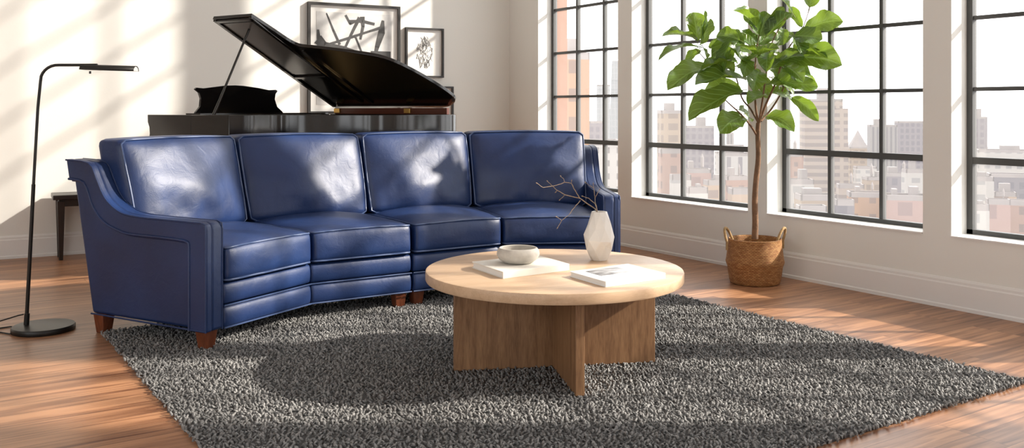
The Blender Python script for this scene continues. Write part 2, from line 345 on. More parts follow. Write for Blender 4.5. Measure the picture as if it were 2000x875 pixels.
# ---------------------------------------------------------------- steel windows
ZB = [0.43+0.397*k for k in range(7)]
for i, (y1, y0) in enumerate(WINS):
    m = MB(); xf0, xf1 = 4.955, 4.99; ft = 0.034
    m.abox(xf0-0.006, xf1, y0, y0+ft, SILL, HEAD); m.abox(xf0-0.006, xf1, y1-ft, y1, SILL, HEAD)
    m.abox(xf0-0.006, xf1, y0, y1, SILL, SILL+0.03); m.abox(xf0-0.006, xf1, y0, y1, HEAD-ft, HEAD)
    for k in (1, 2):
        y = y0+(y1-y0)*k/3; m.abox(xf0, xf1, y-0.0125, y+0.0125, SILL, HEAD)
    for k in range(1, 12):
        t = 0.019 if k == 1 else 0.011
        m.abox(xf0+(-0.004 if k == 1 else 0.003), xf1-0.003, y0, y1, 0.414+0.397*k-t, 0.414+0.397*k+t)
    w = struct(m.build('window_%d' % (i+1), M['iron'], origin=(4.975, (y0+y1)/2, SILL)))
    MB().abox(4.972, 4.976, y0+0.01, y1-0.01, SILL+0.01, HEAD-0.01).build('glass', M['glass'], w)
    struct(MB().abox(XW-0.012, 4.955, y0, y1, SILL-0.004, SILL+0.004).build('trim_%d' % (i+1), M['trim'], origin=(4.85, (y0+y1)/2, SILL)))

# ---------------------------------------------------------------- sofa
SM = Vector((2.32, 4.55, 0)); HALF, WING, ARM, WA = 0.585, 0.60, 0.10, R(28.5)
def grid_box(n, dims, rad):
    """surface of a rounded box in unit coordinates (s,t,r) in 0..1"""
    def ticks(L, k):
        h = L/2; r = min(rad, h*0.98)
        a = [-h, -h+0.12*r, -h+0.4*r, -h+r]
        mid = [-h+r+(2*h-2*r)*i/k for i in range(1, k)]
        return a+mid+[-x for x in a[::-1]]
    T = [ticks(d, k) for d, k in zip(dims, n)]; H = [d/2 for d in dims]; idx = {}; vs = []; fs = []
    def vid(i, j, k):
        key = (i, j, k)
        if key not in idx:
            q = Vector((T[0][i], T[1][j], T[2][k])); inn = Vector([max(-(h-min(rad, h*0.98)), min(h-min(rad, h*0.98), c)) for c, h in zip(q, H)])
            d = q-inn; r = min(rad, min(H)*0.98)
            p = inn+d.normalized()*min(d.length, r) if d.length > 1e-9 else q
            idx[key] = len(vs); vs.append(tuple((c/h+1)/2 for c, h in zip(p, H)))
        return idx[key]
    N = [len(t)-1 for t in T]
    for a in range(3):
        b, c = (a+1) % 3, (a+2) % 3
        for side in (0, N[a]):
            for i in range(N[b]):
                for j in range(N[c]):
                    q = []
                    for di, dj in ((0, 0), (1, 0), (1, 1), (0, 1)):
                        k = [0, 0, 0]; k[a] = side; k[b] = i+di; k[c] = j+dj; q.append(vid(*k))
                    fs.append(tuple(q if side else q[::-1]))
    return vs, fs
def tri(P, s, t, r):     # P[(s,t,r)] corners
    x = Vector((0, 0, 0))
    for a in (0, 1):
        for b in (0, 1):
            for c in (0, 1):
                x += P[a, b, c]*((s if a else 1-s)*(t if b else 1-t)*(r if c else 1-r))
    return x
def pad(P, dims, rad, n=(10, 10, 5), warp=None):
    vs, fs = grid_box(n, dims, rad); m = MB()
    m.add([tri(P, *(warp(*v) if warp else v)) for v in vs], fs); return m
def bell(s, p=0.6): return max(0.0, 4*s*(1-s))**p
def curve(pts, n=3):
    out = []; L_ = len(pts)
    for i in range(L_-1):
        p0, p1, p2, p3 = [Vector(pts[max(0, min(L_-1, k))]) for k in (i-1, i, i+1, i+2)]
        for k in range(1, n+1):
            t = k/n; q = 0.5*((2*p1)+(p2-p0)*t+(2*p0-5*p1+4*p2-p3)*t*t+(3*p1-p0-3*p2+p3)*t**3); out.append((q.x, q.y))
    return out
class Half:
    """one half of the sofa; side -1 the left half, +1 the right half"""
    def __init__(self, side): self.k = side
    def w(self, x, y, z=0.0): return SM+Vector((self.k*x, y, z))
    def fp(self, seg, a):
        if seg == 'mid': return Vector((0.006+(HALF-0.006)*a, 0))
        return Vector((HALF, 0))+Vector((math.cos(WA), -math.sin(WA)))*a
    def pt(self, seg, e, q, z):     # e 0 = centre-ward end, 1 = outer end ; q depth from the front line
        n1 = Vector((0, 1)); n2 = Vector((math.sin(WA), math.cos(WA))); b = (n1+n2)/(1+n1.dot(n2))
        if seg == 'mid': p = (Vector((0.006, 0))+n1*q)*(1-e)+(Vector((HALF, 0))+b*q)*e
        else:
            J = Vector((HALF, 0)); D = Vector((math.cos(WA), -math.sin(WA)))
            p = (J+b*q)*(1-e)+(J+D*WING+n2*q)*e
        return self.w(p.x, p.y, z)
    def box(self, seg, e0, e1, qb0, qb1, qt0, qt1, z0, z1):
        return {(0, 0, 0): self.pt(seg, e0, qb0, z0), (1, 0, 0): self.pt(seg, e1, qb0, z0), (0, 1, 0): self.pt(seg, e0, qb1, z0), (1, 1, 0): self.pt(seg, e1, qb1, z0),
                (0, 0, 1): self.pt(seg, e0, qt0, z1), (1, 0, 1): self.pt(seg, e1, qt0, z1), (0, 1, 1): self.pt(seg, e0, qt1, z1), (1, 1, 1): self.pt(seg, e1, qt1, z1)}
    def armpt(self, l, q, z):       # l along the wing from the joint
        J = Vector((HALF, 0)); D = Vector((math.cos(WA), -math.sin(WA))); n2 = Vector((math.sin(WA), math.cos(WA)))
        p = J+D*l+n2*q; return self.w(p.x, p.y, z)
def ring_pts(P, face, inset, rad, warp, n=18):
    """closed loop just inside the border of a face: face = (axis, value)"""
    ax, val = face; o = [i for i in range(3) if i != ax]; pts = []
    def put(u, v):
        c = [0, 0, 0]; c[ax] = val; c[o[0]] = u; c[o[1]] = v; pts.append(tri(P, *warp(*c)))
    a, b = inset, 1-inset; r = rad
    for (u0, v0), (u1, v1) in (((a+r, a), (b-r, a)), ((b, a+r), (b, b-r)), ((b-r, b), (a+r, b)), ((a, b-r), (a, a+r))):
        for i in range(n): put(u0+(u1-u0)*i/(n-1), v0+(v1-v0)*i/(n-1))
    return pts
def make_half(side, name_label):
    h = Half(side); org = h.pt('mid', 0.5, 0.4, 0)
    root = thing('sectional_sofa', org, name_label, 'sofa', 'halves of the curved leather sofa')
    base = MB(); welt = []
    for seg in ('mid', 'wing'):
        for z0, z1, q in ((0.09, 0.192, 0.0), (0.197, 0.298, 0.004)):
            P = h.box(seg, 0, 1, q, 0.80, q, 0.80, z0, z1)
            wr_ = lambda s, t, r: (s, t-(0.014*bell(r, 0.8) if t < 0.5 else 0), r)
            sub = pad(P, (0.6, 0.8, 0.1), 0.016, (6, 4, 4), wr_); base.add(sub.v, sub.f)
        for z in (0.093, 0.195): welt.append([h.pt(seg, e, -0.006, z) for e in [i/12 for i in range(13)]])
    b = base.build('base', M['leather'], root, smooth=50, fix=True)
    wm = MB()
    for p in welt: wm.tube(p, 0.0042, 6)
    wm.build('welt', M['piping'], b, smooth=60, fix=True)
    bk = MB()
    for seg in ('mid', 'wing'):
        P = h.box(seg, 0, 1, 0.66, 0.81, 0.80, 0.968, 0.09, 0.842); sub = pad(P, (0.7, 0.15, 0.75), 0.03, (6, 3, 8)); bk.add(sub.v, sub.f)
    bk.build('back_frame', M['leather'], root, smooth=50, fix=True)
    # arm with its bordered outer panel
    prof = [(0, 0.09), (0, 0.55), (0.008, 0.575), (0.035, 0.586)]+curve([(0.035, 0.586), (0.25, 0.588), (0.42, 0.590), (0.533, 0.598), (0.60, 0.618), (0.663, 0.655), (0.705, 0.70), (0.745, 0.765), (0.80, 0.835), (0.97, 0.848)])+[(0.81, 0.09)]
    inn = [(0.11, 0.09), (0.11, 0.465), (0.113, 0.488), (0.135, 0.496)]+curve([(0.135, 0.496), (0.27, 0.501), (0.42, 0.502), (0.53, 0.505), (0.60, 0.52), (0.665, 0.54), (0.725, 0.575), (0.78, 0.64), (0.835, 0.735), (0.949, 0.75)])
    m = MB(); d = h.armpt(WING+0.074, 0, 0)-h.armpt(WING, 0, 0)
    m.prism([h.armpt(WING, q, z) for q, z in prof], d)
    arm = m.build('arm', M['leather'], root, bevel=0.016, segs=3, smooth=40, fix=True)
    m = MB(); n = len(inn)
    for i in range(n-1):
        a, b_, c_, e = prof[i], prof[i+1], inn[i+1], inn[i]
        lo = [h.armpt(WING+0.066, *p) for p in (a, b_, c_, e)]; hi = [h.armpt(WING+0.102, *p) for p in (a, b_, c_, e)]
        o = len(m.v); m.v += lo+hi; m.f += [(o, o+1, o+2, o+3), (o+4, o+5, o+6, o+7), (o, o+1, o+5, o+4), (o+3, o+2, o+6, o+7)]
    m.f += [(0, 3, 7, 4), tuple(len(m.v)-8+i for i in (1, 2, 6, 5))]
    mm = m
    ob = mm.build('border', M['leather'], arm)
    bm = bmesh.new(); bm.from_mesh(ob.data); bmesh.ops.remove_doubles(bm, verts=bm.verts, dist=1e-5); bmesh.ops.recalc_face_normals(bm, faces=bm.faces); bm.to_mesh(ob.data); bm.free()
    bv = ob.modifiers.new('edge', 'BEVEL'); bv.width = 0.008; bv.segments = 3; bv.limit_method = 'ANGLE'; bv.angle_limit = R(40); ob.data.shade_smooth(); ob.data.set_sharp_from_angle(angle=R(40))
    wm = MB()
    wm.tube([h.armpt(WING+0.101, q, z) for q, z in inn], 0.0065, 8); wm.tube([h.armpt(WING+0.078, q+0.008 if i < 2 else q, z-0.009 if i > 1 else z) for i, (q, z) in enumerate(inn)], 0.006, 8)
    wm.tube([h.armpt(WING+0.102, q+0.006 if i < 2 else q, z-0.004 if i > 2 else z) for i, (q, z) in enumerate(prof[:-1])], 0.0045, 7)
    wm.tube([h.armpt(WING+0.004, q+0.004 if i < 2 else q, z-0.003 if i > 2 else z) for i, (q, z) in enumerate(prof[:-1])], 0.0045, 7)
    wm.tube([h.armpt(WING+0.10, 0.004, 0.093), h.armpt(WING+0.086, 0.80, 0.093)], 0.0045, 7)
    wm.build('welt', M['leather'], arm, smooth=60, fix=True)
    rnd = random.Random(3 if side < 0 else 9)
    for seg in ('mid', 'wing'):
        e0, e1 = (0.012, 0.988) if seg == 'mid' else (0.012, 0.985)
        P = h.box(seg, e0, e1, -0.018, 0.70, -0.012, 0.70, 0.308, 0.460); ph = rnd.random()*9
        def wp(s, t, r, ph=ph):
            nz = noise.noise((s*4+ph, t*4, r*2))
            rr = r+(0.30*bell(s, 0.75)*bell(min(1, t*0.85+0.02), 0.75)+0.05*nz*bell(s)*bell(t))*max(0, r*2-1)
            tt = t-(0.016*bell(r, 0.8)*bell(s, 0.3)*(1+0.5*nz) if t < 0.5 else 0)
            return s, tt, rr
        c = pad(P, (0.62, 0.70, 0.15), 0.022, (16, 16, 6), wp).build('seat_cushion', M['leather'], root, smooth=180, fix=True)
        pm = MB()
        for r_, z_ in ((1.0, 0.96), (0.0, 0.04)):
            pm.tube(ring_pts(P, (2, z_), 0.008, 0.02, lambda s, t, r: (lambda a: (a[0]+(a[0]-0.5)*0.006, a[1]+(a[1]-0.5)*0.004, a[2]+(0.02 if r > 0.5 else -0.02)))(wp(s, t, r))), 0.0052, 6, closed=True)
        pm.build('piping', M['piping'], c, smooth=60, fix=True)
        e0, e1 = (0.012, 0.985) if seg == 'mid' else (0.012, 1.0)
        P = h.box(seg, e0, e1, 0.565, 0.76, 0.705, 0.885, 0.462, 0.945); ph2 = rnd.random()*9
        def wq(s, t, r, ph=ph2):
            nz = noise.noise((s*3+ph, r*3, 1.7)); nw = noise.noise((s*16+ph, r*5, 4.2))
            wr1 = 0.13*nw*(bell(s)*bell(r))*max(0, 1-2*r)          # gathered creases low on the cushion
            tt = t-(0.42*bell(s, 0.62)*bell(0.06+r*0.9, 0.62)+0.14*nz*bell(s)*bell(r)+wr1)*max(0, 1-2*t)
            rr = r+0.020*bell(s, 0.8)*max(0, r*2-1)+0.014*bell(s, 1)*max(0, 1-2*r)
            ss = s+(s-0.5)*0.03*bell(r, 0.5)*(1 if seg == 'mid' else 0.4)
            return ss, tt, rr
        c = pad(P, (0.72, 0.19, 0.49), 0.035, (22, 6, 20), wq).build('back_cushion', M['leather'], root, smooth=180, fix=True)
        pm = MB()
        lp = ring_pts(P, (1, 0.05), 0.014, 0.035, lambda s, t, r: (lambda a: (a[0]+(a[0]-0.5)*0.004, a[1]-0.012, a[2]+(a[2]-0.5)*0.006))(wq(s, t, r)))
        pm.tube(lp, 0.0054, 6, closed=True); pm.build('piping', M['piping'], c, smooth=60, fix=True)
    def foot(p, z0):
        m = MB(); q = Vector((p.x, p.y, 0)); ax = Vector((1, 0, 0)) if abs((p-SM).x) < 0.2 else (h.armpt(1, 0, 0)-h.armpt(0, 0, 0)); ay = Vector((-ax.y, ax.x, 0)).normalized(); ax = ax.normalized()
        a, b_ = 0.026, 0.036
        m.hexa([q+ax*sx*a+ay*sy*a+UP*z0 for sx, sy in ((-1, -1), (1, -1), (1, 1), (-1, 1))]+[q+ax*sx*b_+ay*sy*b_+UP*0.094 for sx, sy in ((-1, -1), (1, -1), (1, 1), (-1, 1))])
        m.build('leg', M['footwood'], root, bevel=0.004, fix=True)
    foot(h.armpt(WING+0.055, 0.05, 0), 0.008); foot(h.armpt(WING+0.055, 0.745, 0), 0.008 if side > 0 else 0.0)
    foot(h.w(0.055, 0.06), 0.008); foot(h.w(0.055, 0.74), 0.0)
    return root
make_half(-1, 'left half of the curved blue leather sofa, its outer arm nearest the floor lamp')
make_half(1, 'right half of the curved blue leather sofa, its outer arm beside the windows')

# ---------------------------------------------------------------- coffee table
tc_ = c2w(0.178, 3.905); TZ = 0.424
tb = thing('coffee_table', (tc_.x, tc_.y, 0.0), 'round pale oak coffee table on crossed plank legs on the grey rug', 'table')
MB().lathe([(0.526, TZ-0.045), (0.540, TZ-0.043), (0.543, TZ-0.037), (0.543, TZ-0.008), (0.541, TZ-0.002), (0.535, TZ)], (tc_.x, tc_.y, 0), 128, True, True).build('tabletop', M['oak_top'], tb, smooth=40)
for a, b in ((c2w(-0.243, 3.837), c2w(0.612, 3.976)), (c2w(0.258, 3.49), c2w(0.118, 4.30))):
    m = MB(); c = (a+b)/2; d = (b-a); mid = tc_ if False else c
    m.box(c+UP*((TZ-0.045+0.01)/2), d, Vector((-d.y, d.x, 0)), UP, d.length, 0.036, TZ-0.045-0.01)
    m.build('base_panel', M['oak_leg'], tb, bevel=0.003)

# ---------------------------------------------------------------- things on the table
def book(corners, z0, th, label, cov, rim=0.004, name='book'):
    A, B, D = corners; e1, e2 = B-A, D-A                 # A near corner
    org = A+e1/2+e2/2+UP*z0
    org.z = z0
    t = thing(name, org, label, 'book', 'books on the coffee table')
    x, y = e1.normalized(), e2.normalized(); c = org
    MB().box(c+UP*(th/2)+x*0.0, x, y, UP, e1.length-0.008, e2.length-0.010, th-2*rim+0.001).build('page_block', M['paper'], t)
    m = MB(); 
    m.box(c+UP*(rim/2), x, y, UP, e1.length, e2.length, rim); m.box(c+UP*(th-rim/2), x, y, UP, e1.length, e2.length, rim)
    m.box(c+UP*(th/2)-y*(e2.length/2-0.002), x, y, UP, e1.length, 0.004, th-2*rim+0.001)
    m.build('cover', cov, t, bevel=0.0012)
    return t, c, x, y, e1.length, e2.length
def PT(px, py, z): p = PZ(px, py, z); p.z = 0; return p
z1 = TZ+0.028
book((PT(982.5, 531, z1), PT(1112, 515, z1), PT(922, 511, z1)), TZ, 0.028, 'cream closed hardcover book lying under the grey bowl', M['cover'])
z2 = TZ+0.022
bk2, c2, x2, y2, l1, l2 = book((PT(1183, 550, z2), PT(1300, 533, z2), PT(1112.6, 530, z2)), TZ, 0.022, 'white book with a grey photograph on its cover, in front of the vase', M['whitecover'], 0.003)
m = MB(); q = c2+UP*(0.0224)-x2*0.02+y2*0.03
m.box(q, x2, y2, UP, 0.17, 0.115, 0.0008)
pb = m.build('cover_photograph', M['photo'], bk2, origin=q)
tag_ = pb; pb['label'] = 'grey photograph printed on white cover'
bc = PZ(1012, 513, TZ+0.028)
m = MB(); m.lathe([(0.045, 0), (0.062, 0.003), (0.082, 0.018), (0.0905, 0.036), (0.088, 0.052), (0.080, 0.063), (0.0765, 0.0645), (0.073, 0.062), (0.078, 0.048), (0.080, 0.036), (0.070, 0.018), (0.045, 0.010), (0.0, 0.009)], (bc.x, bc.y, TZ+0.0282), 72, True, False)
tag(m.build('bowl', M['stone'], origin=(bc.x, bc.y, TZ+0.0282), smooth=60), 'shallow grey stoneware bowl standing on the cream book', 'bowl')
vc = PZ(1170.5, 508, TZ); V0 = Vector((vc.x, vc.y, TZ)); dv = (V0-Vector((0, 0, 0))).dot(CAMD)
m = MB(); n = 8; rings = [(0.036, 0.0, 0), (0.060, 0.058, 0.5), (0.069, 0.10, 0), (0.052, 0.158, 0.5), (0.034, 0.218, 0), (0.029, 0.215, 0), (0.030, 0.15, 0)]
rr = random.Random(5)
for r_, z, o in rings:
    for k in range(n):
        a = 2*math.pi*(k+o)/n+0.2; j = 1+(rr.random()-0.5)*0.10*(1 if 0 < z < 0.2 else 0); zz = z+(rr.random()-0.5)*(0.030 if 0 < z < 0.2 else 0)
        m.v.append(V0+Vector((r_*j*math.cos(a), r_*j*math.sin(a), zz)))
for i in range(len(rings)-1):
    for k in range(n):
        a, b, c_, d_ = i*n+k, i*n+(k+1) % n, (i+1)*n+(k+1) % n, (i+1)*n+k
        if rings[i][2] == 0 and rings[i+1][2] == 0: m.f.append((a, b, c_, d_))
        elif rings[i+1][2] > 0: m.f += [(a, b, d_), (b, c_, d_)]
        else: m.f += [(a, b, c_), (a, c_, d_)]
m.f.append(tuple(range(n))[::-1]); m.f.append(tuple((len(rings)-1)*n+k for k in range(n)))
tag(m.build('vase', M['ceramic'], origin=V0, bevel=0.0025, segs=2), 'white faceted ceramic vase holding dry twigs on the round table', 'vase')
# dry twigs (crop coordinates of the photograph turned into points)
def tw(u, v, dd=0.0): return PD(1030+u*0.21714, 330+v*0.21714, dv+dd)
tr_ = thing('dry_branch', V0+UP*0.152, 'bare brown dry branch standing in the white faceted vase', 'branch')
for nm, pts, r0, r1 in (
    ('stem', [(640, 640, 0), (632, 400, 0), (610, 360, 0), (545, 315, -.02), (470, 262, -.05), (430, 195, -.06), (395, 128, -.07), (335, 122, -.09), (245, 152, -.12), (140, 168, -.14), (85, 128, -.15)], .0030, .0011),
    ('twig', [(470, 262, -.05), (340, 232, -.04), (265, 190, -.03), (215, 145, -.02), (180, 110, -.02)], .0021, .0010),
    ('twig', [(632, 400, 0), (608, 310, .02), (550, 265, .04), (495, 245, .05)], .0023, .0012),
    ('twig', [(655, 640, 0.01), (632, 395, .01), (612, 300, .03), (600, 200, .04), (592, 130, .05)], .0024, .0010),
    ('twig', [(610, 260, .035), (630, 220, .03), (650, 185, .03)], .0016, .0009),
    ('twig', [(600, 175, .045), (560, 150, .05), (520, 120, .06)], .0014, .0008),
    ('twig', [(475, 285, -.05), (420, 350, -.09), (370, 415, -.12), (310, 462, -.14), (270, 530, -.15)], .0020, .0010),
    ('twig', [(310, 462, -.14), (285, 445, -.14), (262, 430, -.145)], .0014, .0008),
    ('twig', [(335, 122, -.09), (325, 90, -.09), (300, 65, -.10)], .0014, .0009),
    ('twig', [(340, 232, -.04), (315, 255, -.05), (290, 278, -.06)], .0014, .0008),
    ('twig', [(395, 128, -.07), (398, 105, -.07)], .0012, .0008),
    ('twig', [(270, 190, -.03), (255, 208, -.03)], .0014, .0010)):
    P = [tw(*p) for p in pts]; Q = []
    for i in range(len(P)-1):
        for k in range(3): Q.append(P[i].lerp(P[i+1], k/3)+Vector((rr.uniform(-1, 1), rr.uniform(-1, 1), rr.uniform(-1, 1)))*(0.0012 if (i or k) else 0))
    Q.append(P[-1]); mm = MB(); N_ = len(Q); mm.tube(Q, [r0+(r1-r0)*i/(N_-1) for i in range(N_)], 6)
    e = Q[-1]; dd = (Q[-1]-Q[-2]).normalized(); mm.tube([e-dd*0.004, e, e+dd*0.005], [0.0012, 0.0026, 0.0008], 6)
    mm.build(nm, M['twig'], tr_, smooth=60)

# ---------------------------------------------------------------- shag rug
RX0, RX1, RY0, RY1 = 0.79, 3.76, 1.955, 4.87
rg = thing('shag_rug', ((RX0+RX1)/2, (RY0+RY1)/2, 0), 'charcoal grey shag rug under the coffee table and sofa front', 'rug')
MB().abox(RX0+0.008, RX1-0.008, RY0+0.008, RY1-0.008, 0.0005, 0.008).build('backing', M['backing'], rg)
def pile():
    rs = np.random.RandomState(4); sp = 0.0150
    gx, gy = np.meshgrid(np.arange(RX0, RX1, sp), np.arange(RY0, RY1, sp)); n = gx.size
    bx = gx.ravel()+rs.uniform(-.5, .5, n)*sp; by = gy.ravel()+rs.uniform(-.5, .5, n)*sp
    hh = rs.uniform(0.010, 0.018, n); az = rs.uniform(0, 6.283, n); ln = rs.uniform(0.2, 1.0, n)*0.016
    rad = rs.uniform(0.0048, 0.0070, n); ro = rs.uniform(0, 6.283, n)
    ctr = []; ox, oy = (RX0+RX1)/2, (RY0+RY1)/2
    V = np.zeros((n, 10, 3)); 
    for lev, (t, k) in enumerate(((0, 0.8), (0.55, 1.0), (0.9, 0.75))):
        cx = bx+np.cos(az)*ln*t*t-ox; cy = by+np.sin(az)*ln*t*t-oy; cz = 0.004+hh*t
        for j in range(3):
            a = ro+j*2.0944
            V[:, lev*3+j, 0] = cx+np.cos(a)*rad*k; V[:, lev*3+j, 1] = cy+np.sin(a)*rad*k; V[:, lev*3+j, 2] = cz
    V[:, 9, 0] = bx+np.cos(az)*ln*1.05-ox; V[:, 9, 1] = by+np.sin(az)*ln*1.05-oy; V[:, 9, 2] = 0.004+hh
    fq = [];
    base = [(l*3+j, l*3+(j+1) % 3, (l+1)*3+(j+1) % 3, (l+1)*3+j) for l in (0, 1) for j in range(3)]
    tri_ = [(6+j, 6+(j+1) % 3, 9) for j in range(3)]
    off = (np.arange(n)*10)[:, None]
    q = (np.array(base).ravel()[None, :]+off); t = (np.array(tri_).ravel()[None, :]+off)
    loops = np.concatenate([q, t], axis=1).ravel().astype(np.int32)
    tot = np.tile(np.array([4]*6+[3]*3, dtype=np.int32), n); st = np.concatenate([[0], np.cumsum(tot)[:-1]]).astype(np.int32)
    me = bpy.data.meshes.new('pile'); me.vertices.add(n*10); me.vertices.foreach_set('co', V.ravel().astype(np.float32))
    me.loops.add(len(loops)); me.loops.foreach_set('vertex_index', loops); me.polygons.add(len(tot)); me.polygons.foreach_set('loop_start', st)
    me.update(calc_edges=True); me.validate(); me.materials.append(M['yarn']); me.shade_smooth()
    o = bpy.data.objects.new('pile', me); C.collection.objects.link(o); o.parent = rg; o['kind'] = 'stuff'
pile()

# ---------------------------------------------------------------- floor lamp
LB = PZ(85, 634, 0.028); LB.z = 0; dl = LB.dot(CAMD)
lp = thing('floor_lamp', LB, 'slim black metal reading floor lamp on a round base left of the sofa', 'lamp')
MB().lathe([(0.143, 0), (0.145, 0.003), (0.145, 0.022), (0.141, 0.027), (0.135, 0.028)], LB, 72, True, True).build('base', M['lampblack'], lp, smooth=40)
dp = dl-0.0
MB().tube([PD(51.5, 634, dp), PD(53, 612, dp)], 0.0125, 16).build('collar', M['lampblack'], lp, smooth=50)
pp = [PD(52, 622, dp), PD(59, 490, dp), PD(65.5, 360, dp), PD(74, 210, dp), PD(79, 160, dp)]
for i in range(1, 8):
    a = R(90*i/7+4); pp.append(PD(113-34*math.cos(a), 158-31*math.sin(a), dp))
pp.append(PD(190, 127, dp))
rads = [0.0088]*3+[0.0072]*(len(pp)-3)
MB().tube(pp[:3], 0.0092, 12).build('pole', M['lampblack'], lp, smooth=50)
MB().tube(pp[2:], 0.0072, 12).build('arm', M['lampblack'], lp, smooth=50)
m = MB(); a0, a1 = PD(161, 136, dp), PD(266, 139, dp); ax = (a1-a0).normalized(); sdv = CAMD
arc = [(math.cos(R(t)), math.sin(R(t))) for t in range(0, 181, 15)]
up2 = sdv.cross(ax).normalized(); up2 = up2 if up2.z > 0 else -up2
ring0 = [a0+sdv*c_*0.034+up2*s_*0.026 for c_, s_ in arc]; ring1 = [a1+sdv*c_*0.034+up2*s_*0.026 for c_, s_ in arc]
k = len(arc); m.add(ring0+ring1, [(i, i+1, k+i+1, k+i) for i in range(k-1)]+[tuple(range(k))])
hd = m.build('lamp_shade', M['lampblack'], lp, smooth=40); sl = hd.modifiers.new('thick', 'SOLIDIFY'); sl.thickness = 0.003
m = MB(); r1 = [a1-ax*0.002+sdv*c_*0.030+up2*s_*0.0225 for c_, s_ in arc]; m.add(r1+[p-ax*0.03 for p in r1], [tuple(range(k)), tuple(range(2*k-1, k-1, -1))]+[(i, i+1, k+i+1, k+i) for i in range(k-1)])
m.build('end_diffuser', M['lampinner'], hd, smooth=30, fix=True)
MB().tube([PD(176, 139, dp-0.02), PD(176, 144, dp-0.02)], 0.005, 10).build('switch', M['lampblack'], hd, smooth=50)
m = MB().box(PD(175, 131.5, dp), ax, sdv, up2, 0.075, 0.03, 0.026); m.build('mounting_block', M['lampblack'], lp, bevel=0.003)
cm = MB()
def floor_path(px): return [PZ(x, y, 0.004)+UP*0.0 for x, y in px]
cm.tube([PD(46, 614, dp), PD(36, 616, dp), PD(20, 621, dp+0.02), PD(0, 627, dp+0.03), PD(-40, 645, dp)], 0.0035, 8)
cm.tube(floor_path([(36, 639), (20, 638), (0, 641), (-40, 650)]), 0.0035, 8); cm.tube(floor_path([(34, 650), (18, 652), (0, 649), (-40, 650)]), 0.0035, 8)
cm.build('power_cord', M['lampblack'], lp, smooth=60)

# ---------------------------------------------------------------- basket and fig plant
PB = Vector((4.47, 4.03, 0)); db = PB.dot(CAMD)
m = MB(); prof = [(0.140, 0.0), (0.152, 0.004), (0.158, 0.02), (0.166, 0.07), (0.170, 0.105), (0.178, 0.125), (0.181, 0.138), (0.178, 0.15), (0.174, 0.18), (0.168, 0.23), (0.164, 0.272), (0.166, 0.279), (0.160, 0.282), (0.155, 0.275), (0.158, 0.23), (0.16, 0.16)]
m.lathe(prof, PB, 97, True, False); m.uv = []
for r_, z in prof:
    for k_ in range(97): m.uv.append((k_/96*1.08, z))
bs = m.build('woven_basket', M['weave'], origin=PB, smooth=60)
tag(bs, 'round woven seagrass basket on the floor holding the fig plant', 'basket')
for px0, px1, py0, pyt in ((1421, 1431, 463, 433), (1514, 1527, 466, 441)):
    s_ = -1 if px0 < 1470 else 1
    ca = PB+CAMX*s_*0.158+UP*0.262; tdir = (CAMD*0.75+CAMX*0.66*s_).normalized() if s_ > 0 else (CAMD*0.8-CAMX*0.6*-1).normalized(); out = CAMX*s_
    pts = []
    for i in range(13):
        a = math.pi*i/12; pts.append(ca+tdir*0.043*math.cos(a)+UP*(0.085*math.sin(a))+out*0.028*math.sin(a))
    pts = [pts[0]-UP*0.05]+pts+[pts[-1]-UP*0.05]
    MB().tube(pts, 0.0085, 9).build('handle', M['rope'], bs, smooth=60)
fig = thing('fiddle_leaf_fig', (PB.x, PB.y, 0.2), 'tall fiddle leaf fig with broad green leaves in the woven basket', 'plant')
MB().lathe([(0.02, 0.185), (0.15, 0.188), (0.155, 0.215), (0.10, 0.222), (0.0, 0.226)], PB, 40, True, False).build('soil', M['soil'], fig, smooth=60)
def fz(u, v, dd=0.0): return PD(1260+u*0.342857, v*0.342857, db+dd)
def limb(pts, r0, r1, name='branch', n=10):
    P = [fz(*p) for p in pts]; Q = []
    for i in range(len(P)-1):
        for k_ in range(4):
            t = k_/4; p0 = P[max(i-1, 0)]; p1, p2 = P[i], P[i+1]; p3 = P[min(i+2, len(P)-1)]
            Q.append(0.5*((2*p1)+(p2-p0)*t+(2*p0-5*p1+4*p2-p3)*t*t+(3*p1-p0-3*p2+p3)*t**3))
    Q.append(P[-1]); L_ = len(Q)
    MB().tube(Q, [r0+(r1-r0)*i/(L_-1) for i in range(L_)], n).build(name, M['bark'], fig, smooth=60)
limb([(625, 1360, 0), (628, 1260, 0), (625, 1150, 0), (632, 1030, 0), (645, 900, 0), (642, 770, 0), (645, 700, 0)], 0.0205, 0.0145, 'trunk', 14)
limb([(638, 775, 0), (600, 715, -.04), (545, 650, -.08), (495, 605, -.10), (430, 545, -.11)], 0.0075, 0.003)
limb([(645, 705, 0), (630, 610, 0), (625, 480, .02), (630, 330, .04), (650, 190, .03)], 0.0085, 0.003)
limb([(640, 690, 0), (600, 620, .05), (550, 555, .09), (500, 400, .12), (400, 390, .10), (290, 280, .08)], 0.0065, 0.0025)
limb([(648, 700, 0), (690, 590, -.03), (740, 480, -.06), (790, 330, -.07), (840, 240, -.06), (890, 180, -.04), (940, 40, -.03)], 0.0085, 0.002)
limb([(660, 690, 0), (720, 620, .06), (780, 520, .10), (820, 420, .13), (860, 330, .14)], 0.0070, 0.0025)
limb([(650, 690, 0), (670, 560, -.06), (690, 420, -.10), (720, 250, -.08), (800, 100, -.05)], 0.0070, 0.0025)
